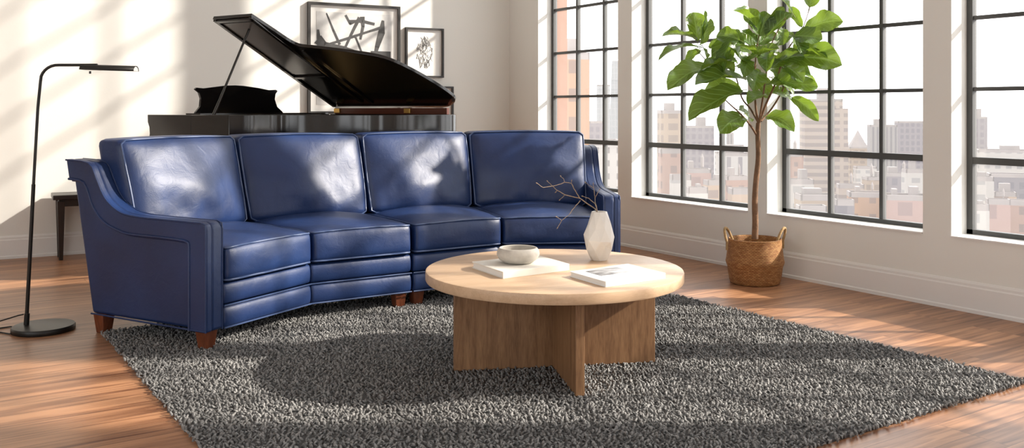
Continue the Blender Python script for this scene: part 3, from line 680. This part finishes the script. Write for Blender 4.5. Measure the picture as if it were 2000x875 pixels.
LV = [  # base, tip, depth at base and tip, half-width factor, turn
 ((300, 228), (97, 208), .06, .02, .85, .5), ((298, 235), (272, 70), .08, .10, 1.0, -.2), ((312, 260), (340, 58), .06, .04, .45, 1.1),
 ((325, 250), (376, 108), .09, .13, .55, .9), ((300, 268), (76, 345), .06, -.03, .6, .6), ((318, 290), (228, 352), .07, .14, .6, -.5), ((330, 270), (350, 335), .05, .0, .7, -.8),
 ((395, 385), (128, 515), .02, -.12, 1.05, .2), ((470, 205), (400, 425), .04, .0, .9, -.4), ((480, 235), (432, 432), .0, -.08, .6, .7), ((575, 455), (285, 485), -.06, -.2, .95, .25),
 ((555, 515), (248, 690), -.08, -.2, 1.05, .15), ((555, 525), (330, 545), -.02, .10, .9, -.3), ((650, 260), (545, 175), .06, .10, .9, .3), ((655, 185), (500, 62), .04, .0, 1.0, .5),
 ((690, 165), (790, 40), .02, .02, .55, .9), ((690, 210), (835, 75), -.04, -.02, 1.0, -.3), ((835, 70), (762, -5), .0, .06, .55, .6), ((895, 155), (825, 38), .0, .05, .5, -.9),
 ((935, 42), (975, -95), -.02, .02, 1.15, .1), ((905, 185), (1128, 122), -.02, -.12, .9, .55), ((885, 205), (1100, 178), .05, .14, .75, -.6), ((845, 205), (1010, 225), -.05, -.16, 1.25, .3),
 ((850, 210), (900, 315), -.08, -.16, 1.1, -.2), ((830, 335), (1122, 372), -.04, -.18, 1.05, .5), ((830, 325), (722, 385), -.06, -.12, .8, .3), ((800, 375), (865, 440), .06, .12, .9, -.3),
 ((815, 480), (985, 495), .06, .05, .7, .8), ((835, 555), (988, 690), .06, .0, .55, .8), ((690, 665), (850, 752), -.02, -.14, .95, .25), ((560, 665), (425, 760), -.06, -.2, 1.05, -.1),
 ((545, 650), (408, 700), -.04, .04, .6, .5), ((535, 625), (600, 690), .0, .12, .9, .2), ((705, 480), (868, 488), -.05, -.16, 1.0, .2), ((650, 410), (615, 520), -.10, -.2, 1.1, -.1),
 ((570, 360), (765, 278), -.10, -.22, .85, -.35), ((590, 410), (475, 265), -.06, -.14, 1.1, .2), ((640, 330), (515, 268), -.10, -.2, .7, .6), ((725, 385), (910, 325), -.06, -.14, .75, .5),
 ((640, 255), (760, 205), .06, .12, 1.0, .2), ((690, 545), (585, 595), -.04, -.14, .8, .2), ((720, 530), (840, 575), .04, .12, .9, .1), ((790, 170), (785, 258), -.10, -.16, .7, .2),
 ((640, 300), (500, 200), .12, .2, 1.0, .1), ((670, 300), (780, 330), .10, .16, 1.1, -.2), ((620, 420), (510, 380), .10, .18, 1.0, .1), ((660, 440), (700, 560), .06, .10, 1.0, .3),
 ((560, 250), (460, 190), .10, .2, .9, -.4), ((760, 260), (820, 180), .06, .14, 1.0, .2), ((640, 200), (600, 120), .08, .16, .9, .3), ((590, 340), (560, 440), -.12, -.2, .9, -.3),
 ((700, 300), (690, 410), -.12, -.22, .9, .3), ((500, 420), (440, 330), .10, .16, .9, .2), ((740, 440), (800, 400), .12, .2, 1.0, 0)]
fo = MB(); fo.uv = []
lr = random.Random(11)
for k_ in range(22):
    a_, r_ = lr.uniform(0, 6.283), lr.uniform(40, 190); u_, v_ = 665+r_*1.15*math.cos(a_), 330+r_*0.85*math.sin(a_)
    o_ = lr.uniform(-0.6, 0.6)+a_; l_ = lr.uniform(120, 190); d_ = lr.uniform(-0.12, 0.16)
    LV.append(((u_, v_), (u_+l_*math.cos(o_), v_+0.8*l_*math.sin(o_)+10), d_, d_+lr.uniform(-0.12, 0.12), lr.uniform(0.75, 1.1), lr.uniform(-0.7, 0.7)))
for (b0, t0, d0, d1, wf, turn) in LV:
    A, B = fz(*b0, d0), fz(*t0, d1); ax = B-A; Ln = ax.length; ax.normalize()
    tocam = (Vector((0, 0, CH))-A).normalized(); nn = (tocam*0.55+UP*0.65+CAMX*0.15).normalized(); nn = (nn-ax*nn.dot(ax)).normalized(); sd_ = ax.cross(nn)
    ca, sa = math.cos(turn), math.sin(turn); nn, sd_ = nn*ca+sd_*sa, sd_*ca-nn*sa
    Wm = min(0.335*Ln*wf, 0.10)+0.013; droop = lr.uniform(0.05, 0.16)*Ln; fold = lr.uniform(0.22, 0.65); ph = lr.random()*6; NU, NV = 8, 16
    base = len(fo.v)
    for j in range(NV+1):
        v = j/NV; prof_ = (math.sin(math.pi*min(1, v**0.80))**0.62)*(0.66+0.44*v)-0.13*math.exp(-((v-0.36)/0.13)**2)
        wv = Wm*max(0.02, prof_) if 0 < v < 1 else 0.002
        cx = A+ax*(Ln*v)+UP*(droop*(4*v*(1-v))*0.9)
        for i in range(NU+1):
            u = i/NU*2-1
            p = cx+sd_*(wv*u)+nn*(abs(u)**1.3*wv*fold+0.16*wv*abs(u)*math.sin(ph+v*13+u*1.2)+0.05*wv*math.sin(v*40+ph)*u*u)
            fo.v.append(p); fo.uv.append((u, v))
    for j in range(NV):
        for i in range(NU):
            a = base+j*(NU+1)+i; fo.f.append((a, a+1, a+NU+2, a+NU+1))
fol = fo.build('foliage', M['leaf'], fig, smooth=180)
pt_ = MB()
for (b0, t0, d0, d1, wf, turn) in LV:
    A, B = fz(*b0, d0), fz(*t0, d1); ax = (B-A).normalized()
    pt_.tube([A-ax*0.035-UP*0.012, A-ax*0.01, A+ax*0.01], 0.0022, 6)
pt_.build('leaf_stalks', plain('leaf_stalk', (0.15, 0.19, 0.05), 0.6), fig, smooth=60)['kind'] = 'stuff'

# ---------------------------------------------------------------- grand piano
P1 = Vector((2.79, 6.78, 0)); pu = Vector((0.435, -0.90, 0)).normalized(); pw = Vector((pu.y, -pu.x, 0))
def pp_(a, b, z): return P1+pu*a+pw*b+UP*z
RIM, HZ, LT = 1.058, 1.105, R(26)
pv = pw*math.cos(LT)+UP*math.sin(LT); pn = pv.cross(pu); pn = pn if pn.z < 0 else -pn      # underside direction
def smoothpoly(pts, n=6):
    out = []; L_ = len(pts)
    for i in range(L_-1):
        p0, p1, p2, p3 = [Vector(pts[max(0, min(L_-1, k_))]) for k_ in (i-1, i, i+1, i+2)]
        for k_ in range(n):
            t = k_/n; out.append(0.5*((2*p1)+(p2-p0)*t+(2*p0-5*p1+4*p2-p3)*t*t+(3*p1-p0-3*p2+p3)*t**3))
    out.append(Vector(pts[-1])); return out
bent = smoothpoly([(0.30, 1.34), (0.36, 1.22), (0.40, 1.02), (0.50, 0.94), (0.64, 0.89), (0.86, 0.82), (1.02, 0.73), (1.13, 0.57), (1.20, 0.36), (1.225, 0.20), (1.20, 0.09), (1.11, 0.02), (1.02, 0.0)])
po = pp_(0.2, 0.6, 0)
pi = thing('grand_piano', po, 'black lacquered grand piano with raised lid behind the sofa', 'piano')
outer = [Vector((-0.06, 0)), Vector((-0.06, 1.34))]+[Vector(p) for p in bent]
def inset2(poly, d):
    res = []; n_ = len(poly)
    for i in range(n_):
        a, b, c_ = poly[i-1], poly[i], poly[(i+1) % n_]
        e1 = (b-a).normalized(); e2 = (c_-b).normalized(); n1 = Vector((e1.y, -e1.x)); n2 = Vector((e2.y, -e2.x)); k_ = (n1+n2)
        k_ = k_/max(0.3, (1+n1.dot(n2))); res.append(b+k_*d)
    return res
cen = Vector((0.4, 0.5)); inner = inset2(outer, 0.035)
if (inner[0]-cen).length > (outer[0]-cen).length: inner = inset2(outer, -0.035)
m = MB(); n_ = len(outer)
m.v = [pp_(p.x, p.y, 0.74) for p in outer]+[pp_(p.x, p.y, RIM) for p in outer]+[pp_(p.x, p.y, RIM) for p in inner]+[pp_(p.x, p.y, 0.86) for p in inner]
for lv in range(3):
    for i in range(n_): m.f.append((lv*n_+i, lv*n_+(i+1) % n_, (lv+1)*n_+(i+1) % n_, (lv+1)*n_+i))
m.f.append(tuple(range(n_)))
m.build('case', M['piano'], pi, smooth=35, fix=True, bevel=0.003)
MB().add([pp_(p.x, p.y, 0.95) for p in inner], [tuple(range(n_))]).build('iron_plate', M['gold'], pi)
# keyboard arms, key bed, keys and fallboard
for b0, b1 in ((1.25, 1.34), (0.0, 0.09)):
    side = [(-0.06, 0.74), (-0.06, RIM), (-0.50, RIM), (-0.498, RIM-0.05), (-0.482, RIM-0.085), (-0.478, RIM-0.13), (-0.49, RIM-0.19), (-0.50, RIM-0.24), (-0.50, 0.74)]
    m = MB(); m.prism([pp_(a, b0, z) for a, z in side], pw*(b1-b0)); m.build('key_cheek', M['piano'], pi, fix=True, bevel=0.004)
m = MB(); m.prism([pp_(a, 0.09, z) for a, z in ((-0.06, 0.74), (-0.47, 0.74), (-0.47, 0.79), (-0.06, 0.79))], pw*1.16); m.build('key_bed', M['piano'], pi, fix=True)
m = MB()
for k_ in range(36): m.box(pp_(-0.36, 0.10+0.0317*(k_+0.5), 0.803), pu, pw, UP, 0.16, 0.0305, 0.024)
m.build('keyboard', M['ivory'], pi)
m = MB(); m.prism([pp_(a, 0.09, z) for a, z in ((-0.06, 0.79), (-0.27, 0.79), (-0.25, 0.95), (-0.17, 0.99), (-0.06, 0.99))], pw*1.16); m.build('fallboard', M['piano'], pi, fix=True)
# music desk
def desk(b, z): return pp_(-0.13-0.18*(z-RIM), b, z)
dp_ = [(0.44, RIM), (0.455, RIM+0.02), (0.50, RIM+0.055), (0.515, RIM+0.11), (0.50, RIM+0.15), (0.475, RIM+0.172), (0.49, RIM+0.182), (0.56, RIM+0.178), (0.66, RIM+0.192), (0.80, RIM+0.205), (0.88, RIM+0.207), (0.96, RIM+0.204), (1.06, RIM+0.192), (1.16, RIM+0.180), (1.22, RIM+0.184), (1.235, RIM+0.172), (1.205, RIM+0.15), (1.195, RIM+0.11), (1.21, RIM+0.055), (1.25, RIM+0.02), (1.265, RIM)]
m = MB(); m.prism([desk(b, z) for b, z in dp_], pu*0.018); m.build('music_desk', M['piano'], pi, fix=True, bevel=0.002)
m = MB().box(pp_(-0.10, 0.67, RIM+0.004), pu, pw, UP, 0.14, 1.24, 0.012); m.build('desk_shelf', M['piano'], pi)
# lid
LO = [(0.0, 0.0), (0.0, 1.35), (0.36, 1.35)]+[(p.x, p.y) for p in smoothpoly([(0.385, 1.16), (0.415, 0.97), (0.52, 0.925), (0.64, 0.89), (0.86, 0.82), (1.02, 0.74), (1.12, 0.58), (1.19, 0.37), (1.22, 0.20), (1.20, 0.11), (1.11, 0.03), (1.02, 0.0)], 5)]
def lidp(a, b, t=0.0): return P1+UP*HZ+pu*a+pv*b+pn*t
m = MB(); m.prism([lidp(a, b, 0) for a, b in LO], -pn*0.024); ld = m.build('lid', M['piano'], pi, fix=True, bevel=0.003, smooth=30)
m = MB()
for (a0_, b0_), (a1_, b1_), w_ in (((0.02, 0.05), (0.02, 1.33), 0.03), ((0.35, 0.12), (0.35, 1.33), 0.03), ((0.02, 1.325), (0.35, 1.325), 0.03), ((0.02, 0.52), (0.35, 0.52), 0.03), ((0.44, 0.10), (0.44, 0.90), 0.02)):
    A, B = lidp(a0_, b0_, 0.006), lidp(a1_, b1_, 0.006); d_ = B-A; MB().box((A+B)/2, d_, d_.cross(pn), pn, d_.length+w_, w_, 0.014).build('lid_batten', M['piano'], ld, bevel=0.003)
MB().box((lidp(0.185, 0.93, 0.002)), pu, pv, pn, 0.29, 0.72, 0.003).build('lid_flap_panel', plain('grey_lacquer_panel', (0.10, 0.098, 0.095), 0.2), ld)
q0 = pp_(0.10, 1.29, RIM); nrm = pn; q1 = on_plane(487, 56, lidp(0, 0, 0), pn)
MB().tube([q0, q0.lerp(q1, 0.3), q1+pn*0.002], [0.011, 0.008, 0.008], 10).build('prop_stick', M['piano'], pi, smooth=50)
m = MB().box(pp_(0.56, 0.03, (RIM+HZ)/2), pu, pw, UP, 1.06, 0.03, HZ-RIM); m.build('hinge_rail', M['mahogany'], pi, bevel=0.002)
for a in (0.06, 0.74): MB().box(pp_(a, 0.052, HZ-0.022), pu, pw, UP, 0.055, 0.012, 0.034).build('hinge', M['brass'], pi, bevel=0.002)
def turned(c): return MB().lathe([(0.02, 0), (0.028, 0.03), (0.026, 0.06), (0.04, 0.09), (0.045, 0.3), (0.062, 0.55), (0.065, 0.74)], c, 20)
for a, b in ((0.0, 0.16), (0.0, 1.16), (1.0, 0.35)): turned(pp_(a, b, 0)).build('leg', M['piano'], pi, smooth=50)
m = MB(); m.box(pp_(0.02, 0.67, 0.45), pu, pw, UP, 0.05, 0.06, 0.6).box(pp_(-0.01, 0.67, 0.12), pu, pw, UP, 0.12, 0.30, 0.08)
m.build('pedal_lyre', M['piano'], pi)
for b in (0.59, 0.67, 0.75): MB().box(pp_(-0.12, b, 0.10), pu, pw, UP, 0.12, 0.03, 0.012).build('pedal', M['brass'], pi)
# piano bench
B0 = PZ(119, 508, 0); bxd, byd = -BD3, -BN; bo = B0+bxd*0.345+byd*0.085
bn = thing('piano_bench', bo, 'dark wooden piano bench partly hidden behind the sofa arm', 'bench')
zt = 0.478
MB().box(bo+UP*(zt-0.02), bxd, byd, UP, 0.80, 0.28, 0.034).build('seat', M['bench'], bn, bevel=0.006)
MB().box(bo+UP*(zt-0.062), bxd, byd, UP, 0.72, 0.20, 0.056).build('apron', M['bench'], bn, bevel=0.003)
for sx in (-1, 1):
    for sy in (-1, 1):
        q = bo+bxd*0.345*sx+byd*0.085*sy; a, b = 0.014, 0.026
        MB().hexa([q+bxd*i*a+byd*j*a for i, j in ((-1, -1), (1, -1), (1, 1), (-1, 1))]+[q+bxd*i*b+byd*j*b+UP*(zt-0.05) for i, j in ((-1, -1), (1, -1), (1, 1), (-1, 1))]).build('leg', M['bench'], bn, bevel=0.004, fix=True)

# ---------------------------------------------------------------- pictures on the back wall
def picture(px0, py0, px1, py1, label, fw, matw):
    """corner pixels of the outer frame, measured on the wall"""
    A = on_plane(px0, py0, bw(0, 0.02), BN); B = on_plane(px1, py1, bw(0, 0.02), BN)
    s0 = (A-bw(0)).dot(BD3); s1 = (B-bw(0)).dot(BD3); z1_, z0_ = A.z, B.z
    if s0 < s1: s0, s1 = s1, s0
    cx = (s0+s1)/2; org = bw(cx, 0, (z0_+z1_)/2)
    t = thing('framed_picture', org, label, 'picture', 'framed pictures on the back wall')
    X = -BD3; W_, H_ = s0-s1, z1_-z0_
    def at(x, z, off): return bw(cx-x, off, (z0_+z1_)/2+z)
    m = MB(); dpt = 0.034
    for x, z, w_, h_ in ((0, H_/2-fw/2, W_, fw), (0, -H_/2+fw/2, W_, fw), (-W_/2+fw/2, 0, fw, H_-2*fw), (W_/2-fw/2, 0, fw, H_-2*fw)):
        m.box(at(x, z, dpt/2+0.001), X, UP, BN, w_, h_, dpt)
    m.build('frame', M['framewood'], t)
    MB().box(at(0, 0, 0.008), X, UP, BN, W_-2*fw+0.002, H_-2*fw+0.002, 0.012).build('mat_board', M['paper'], t)
    return t, at, W_-2*fw-2*matw, H_-2*fw-2*matw, X
def stroke(m, at, pts, w, off):
    for i in range(len(pts)-1):
        a, b = Vector(pts[i]), Vector(pts[i+1]); d = (b-a).normalized(); n = Vector((-d.y, d.x)); w0 = w[i] if isinstance(w, list) else w; w1 = w[i+1] if isinstance(w, list) else w
        q = [a+n*w0-d*0.004, a-n*w0-d*0.004, b-n*w1+d*0.004, b+n*w1+d*0.004]
        lo = [at(p.x, p.y, off) for p in q]; hi = [at(p.x, p.y, off+0.0008) for p in q]; m.hexa(lo+hi)
t, at, iw, ih, X = picture(601, 3, 781, 222, 'large black framed print of abstract dark strokes above the piano', 0.022, 0.055)
ph_ = at(0, 0, 0)
# printed sheet fills the upper part of the mat
sx, sz0, sz1 = iw/2, -ih/2, ih/2
MB().box(at(0, 0, 0.0150), X, UP, BN, iw, ih, 0.002).build('print', M['print'], t)
def U(u, v): return ((u-0.5)*iw, (0.5-v)*ih)
m = MB()
for k_, (pts, w) in enumerate(((((.02, .30), (.10, .36), (.35, .385), (.62, .455), (.8, .50)), [.045, .030, .018, .016, .03]),
    (((.13, .02), (.22, .20), (.30, .345)), [.006, .010, .012]), (((.12, .36), (.42, .275), (.70, .19), (.84, .15)), [.010, .012, .010, .014]),
    (((.88, .07), (.86, .20), (.80, .36), (.76, .50)), [.012, .032, .020, .010]), (((.38, .03), (.44, .12), (.54, .075), (.60, .07)), .010),
    (((.56, .05), (.46, .22), (.37, .385)), [.016, .012, .010]), (((.60, .04), (.61, .14), (.575, .28)), [.022, .014, .010]),
    (((.42, .09), (.6, .085), (.76, .11)), [.010, .014, .012]), (((.50, .24), (.60, .44)), [.008, .008]), (((.02, .20), (.05, .48)), [.01, .03]),
    (((.72, .50), (.98, .50)), .075), (((.30, .56), (.7, .58)), .05), (((.1, .75), (.9, .70)), .05))):
    stroke(m, at, [U(*p) for p in pts], w, 0.0162+0.0001*k_)
m.build('ink_strokes', M['ink'], t)
t, at, iw, ih, X = picture(792, 53, 866, 152, 'small dark framed ink sketch on white paper, right of the large print', 0.016, 0.02)
m = MB(); kr = random.Random(2)
for k_ in range(120):
    v = kr.uniform(0.14, 0.86); sp_ = 0.26*math.sin(math.pi*min(1, max(0, (v-0.08)/0.86)))**0.7; u = 0.5+kr.uniform(-1, 1)*sp_; a = kr.uniform(0.9, 2.2); l_ = kr.uniform(0.006, 0.022)
    c_ = Vector(U(u, v)); d_ = Vector((math.cos(a), math.sin(a)))*l_; e_ = Vector((kr.uniform(-1, 1), kr.uniform(-1, 1)))*0.006
    stroke(m, at, [c_-d_, c_+e_, c_+d_], kr.uniform(0.0008, 0.0024), 0.0142+0.00001*k_)
m.build('ink_strokes', M['greyink'], t)
t, at, iw, ih, X = picture(800, 168, 885, 300, 'black framed picture low on the wall, mostly hidden behind the piano tail', 0.016, 0.03)
MB().box(at(-0.02, 0, 0.0145), X, UP, BN, iw*0.8, ih*0.9, 0.002).build('print', M['print'], t)

# ---------------------------------------------------------------- city outside
GZ = -75.0
cg = MB().abox(8, 1800, -900, 2200, GZ-1, GZ).build('city_ground', plain('city_ground', (0.30, 0.28, 0.27), 0.9, vary=0.3, vscale=0.02), origin=(900, 600, GZ)); struct(cg)
FM = {}; CITY = 0.57
def fmat(kind):
    if kind not in FM:
        K = dict(brick=((.40, .20, .125), (.30, .17, .12), 3.0, 3.4, .33), beige=((.36, .28, .215), (.24, .19, .16), 4.2, 3.3, .22), pink=((.36, .235, .195), (.22, .165, .155), 3.2, 3.4, .30),
                 lilac=((.255, .23, .25), (.19, .175, .20), 3.0, 3.6, .22), grey=((.33, .31, .305), (.20, .19, .20), 2.2, 40.0, .30), white=((.48, .455, .43), (.33, .32, .32), 4.5, 3.6, .32),
                 orange=((.43, .26, .165), (.25, .17, .14), 3.4, 4.0, .33), dots=((.50, .47, .445), (.22, .20, .20), 2.0, 2.4, .34), glass=((.42, .43, .44), (.36, .375, .39), 2.6, 4.0, .10),
                 slab=((.40, .33, .285), (.25, .21, .195), 30.0, 3.4, .26), dark=((.20, .185, .205), (.15, .14, .165), 3.0, 3.4, .25), columns=((.50, .475, .455), (.24, .22, .24), 4.0, 30.0, .33),
                 tan=((.42, .315, .24), (.26, .20, .18), 5.0, 3.6, .30), rose=((.42, .285, .255), (.30, .21, .20), 6.0, 6.0, .30))[kind]
        FM[kind] = facade('facade_'+kind, tuple(c*CITY for c in K[0]), tuple(c*CITY for c in K[1]), *K[2:])
    return FM[kind]
M['roof'] = plain('flat_roof', (0.19, 0.17, 0.165), 0.9, vary=0.2, vscale=0.1)
BR = random.Random(21)
def building(x0, x1, yt, D, kind, label, rot=None, tops=(), steps=0, taper=1.0, name='building', cat='building'):
    """x0,x1,yt: where its edges and roof stand as seen from the room; D metres away"""
    cxp = (x0+x1)/2; X = (cxp-1000)/F*D; ztop = CH-(yt-HY)*D/F; wpx = (x1-x0)/F*D
    ph = R(BR.uniform(8, 28)) if rot is None else R(rot); W_ = wpx/(math.cos(ph)+0.7*math.sin(abs(ph))); Dp = 0.7*W_
    c = c2w(X, D+Dp/2, GZ); H_ = ztop-GZ; bear = math.atan2(X, D)
    o = bpy.data.objects.new(name, None); C.collection.objects.link(o); o.location = c; o.rotation_euler = (0, 0, -YAW-bear+ph); o['_o'] = (0, 0, 0)
    tag(o, label, cat, 'city buildings outside the windows'); ALL.append(o)
    m = MB(); w, d = W_/2, Dp/2
    m.hexa([(-w, -d, 0), (w, -d, 0), (w, d, 0), (-w, d, 0), (-w*taper, -d*taper, H_), (w*taper, -d*taper, H_), (w*taper, d*taper, H_), (-w*taper, d*taper, H_)])
    zz = H_
    for s in range(steps):
        k_ = 1-0.22*(s+1); h_ = 0.045*H_; m.abox(-w*k_, w*k_, -d*k_, d*k_, zz, zz+h_); zz += h_
    m.build('walls', fmat(kind), o)
    if taper > 0.8:
        k_ = 1-0.22*steps; w2, d2 = w*k_, d*k_
        m = MB(); t_ = min(0.6, w2*0.1); pz = 1.0
        m.abox(-w2, w2, -d2, -d2+t_, zz, zz+pz).abox(-w2, w2, d2-t_, d2, zz, zz+pz).abox(-w2, -w2+t_, -d2, d2, zz, zz+pz).abox(w2-t_, w2, -d2, d2, zz, zz+pz)
        m.build('parapet', M['roof'], o)
        for kind_, ux, sx_, hh in tops:
            m = MB()
            if kind_ == 'box': m.abox((ux-sx_)*w2, (ux+sx_)*w2, -0.4*d2, 0.5*d2, zz, zz+hh); m.build('roof_housing', M['roof'], o)
            elif kind_ == 'tank':
                r_ = sx_*w2; m.lathe([(r_, 1.5), (r_, hh*0.8), (r_*0.1, hh)], (ux*w2, 0, zz), 16); m.box((ux*w2, 0, zz+0.8), (1, 0, 0), (0, 1, 0), UP, r_, r_, 1.6); m.build('water_tank', M['roof'], o)
            elif kind_ == 'mast': m.tube([(ux*w2, 0, zz), (ux*w2, 0, zz+hh)], [sx_*w2, sx_*w2*0.4], 8); m.build('mast', M['roof'], o)
            elif kind_ == 'peak': m.add([(-w2, -d2, zz), (w2, -d2, zz), (w2, d2, zz), (-w2, d2, zz), (0, 0, zz+hh)], [(0, 1, 4), (1, 2, 4), (2, 3, 4), (3, 0, 4)]); m.build('peaked_roof', M['roof'], o)
    return o
W1, W2, W3, W4 = 'in the window left of the sofa arm', 'in the window left of the fig', 'in the window right of the fig', 'in the window at the right edge'
W1, W2, W3, W4 = 'beyond the window behind the sofa', 'beyond window left of fig', 'beyond window right of fig', 'beyond the rightmost window'
building(1030, 1109, -160, 60, 'brick', 'orange brick wall reaching above the picture, '+W1, 6)
building(1078, 1153, 116, 130, 'orange', 'orange brick tower beside the tallest brick wall, '+W1, 14, (('box', .1, .4, 3),))
building(1166, 1192, 168, 700, 'glass', 'slim pale glass tower left of the leaning spire, '+W1)
building(1184, 1222, 118, 620, 'glass', 'pale tapering glass spire in the haze, '+W1, 5, taper=0.35)
building(1146, 1178, 241, 420, 'lilac', 'low grey block beneath the glass spire, '+W1)
building(1118, 1214, 284, 170, 'dots', 'white concrete block dotted with small square windows, '+W1, 5)
building(1286, 1338, 222, 260, 'beige', 'tall beige tower nearest the left jamb, '+W2, 16, (('box', -.1, .4, 3),))
building(1336, 1398, 250, 430, 'lilac', 'wide pale grey tower right of the beige tower, '+W2, 12, (('box', .2, .3, 5),))
building(1420, 1434, 262, 600, 'grey', 'narrow far tower near the trunk, '+W2)
building(1398, 1424, 300, 520, 'white', 'cream far block between grey tower and columned hall, '+W2)
building(1408, 1470, 305, 330, 'columns', 'white hall with tall dark window bays, '+W2, 6, (('box', 0, .6, 4),))
building(1288, 1340, 300, 200, 'pink', 'brick building in front of the beige tower, '+W2, 10)
building(1338, 1392, 338, 240, 'rose', 'plain rose brick block in front of the grey tower, '+W2, 8, (('box', -.5, .2, 3), ('tank', .4, .12, 5)))
building(1310, 1352, 352, 170, 'white', 'low white building at the foot of the beige tower, '+W2)
building(1376, 1420, 362, 180, 'tan', 'low tan building near the sill, '+W2, None, (('box', .3, .3, 2),))
building(1412, 1470, 352, 230, 'pink', 'low pinkish roofs under the columned hall, '+W2, None, (('box', -.4, .2, 3), ('tank', .3, .08, 4)))
building(1340, 1385, 378, 150, 'white', 'lowest pale flat roof at the sill, '+W2, None, (('box', .2, .2, 1.5),))
building(1425, 1475, 380, 150, 'tan', 'low sandy roof beside the basket trunk, '+W2)
building(1572, 1664, 212, 420, 'slab', 'tall stepped beige apartment tower with banded floors, '+W3, 12, (('box', 0, .35, 6),), 1)
building(1702, 1758, 248, 480, 'grey', 'striped grey tower with vertical piers, '+W3, 10, (('box', -.3, .3, 4),))
building(1756, 1812, 240, 540, 'lilac', 'plain lilac tower behind the striped grey tower, '+W3, 12)
building(1660, 1700, 290, 600, 'beige', 'far hazy block with peaked roof, '+W3, None, (('peak', 0, 0, 12),))
building(1534, 1572, 306, 330, 'pink', 'old pinkish building left of the banded tower, '+W3, None, (('tank', .2, .2, 6),))
building(1672, 1716, 330, 400, 'white', 'pale office block between the two towers, '+W3)
building(1728, 1790, 345, 300, 'lilac', 'mauve block below the striped tower, '+W3, 14, (('box', -.3, .3, 3), ('tank', .5, .1, 5)))
building(1768, 1815, 338, 260, 'white', 'small white block near the right jamb, '+W3, None, (('box', -.2, .25, 4),))
building(1536, 1594, 360, 190, 'white', 'bright white low building by the left frame, '+W3, 12, (('box', .3, .3, 3),))
building(1640, 1692, 368, 240, 'slab', 'low banded building before the banded tower, '+W3, None, (('tank', .1, .1, 4),))
building(1690, 1736, 352, 330, 'beige', 'cream block behind the orange row, '+W3, None, (('tank', -.3, .14, 6), ('box', .4, .25, 3)))
building(1664, 1740, 386, 185, 'orange', 'orange brick row with small windows, left part, '+W3, 8, (('box', -.5, .12, 2), ('tank', .3, .06, 3)))
building(1736, 1822, 392, 175, 'rose', 'pinkish brick row with large windows, right part, '+W3, 8, (('box', .4, .2, 2.5), ('box', -.5, .12, 2)))
building(1560, 1640, 392, 160, 'beige', 'low cream building with a wide roof near the sill, '+W3, 16, (('box', -.2, .5, 2),))
building(1634, 1672, 402, 150, 'dark', 'small dark roofed building near the sill, '+W3)
building(1560, 1620, 416, 130, 'white', 'lowest white roof along the sill, '+W3)
building(1904, 1931, 232, 460, 'lilac', 'tall grey tower by the left frame, '+W4, 14, (('box', -.3, .5, 5),))
building(1928, 2030, 298, 430, 'white', 'long pale flat roofed block on the skyline, '+W4, 5, (('mast', -.62, .02, 16), ('box', .2, .35, 3)))
building(1944, 2030, 347, 280, 'dark', 'dark mauve slab in the middle distance, '+W4, 8)
building(1898, 1946, 354, 210, 'white', 'white tower block before the grey tower, '+W4, 14, (('box', .1, .3, 2),))
building(1948, 1990, 384, 215, 'tan', 'small tan block with rooftop box before the dark slab, '+W4, None, (('box', 0, .5, 3),))
building(1934, 1978, 400, 170, 'rose', 'pinkish brick building with wide windows, '+W4, 10, (('tank', .5, .1, 3),))
building(1976, 2030, 402, 180, 'pink', 'brown brick block at the extreme right, '+W4, 10)
building(1896, 1936, 412, 140, 'white', 'low white roof at the sill, '+W4, None, (('box', .2, .3, 1.5),))

for o in ALL:
    if '_o' in o: del o['_o']
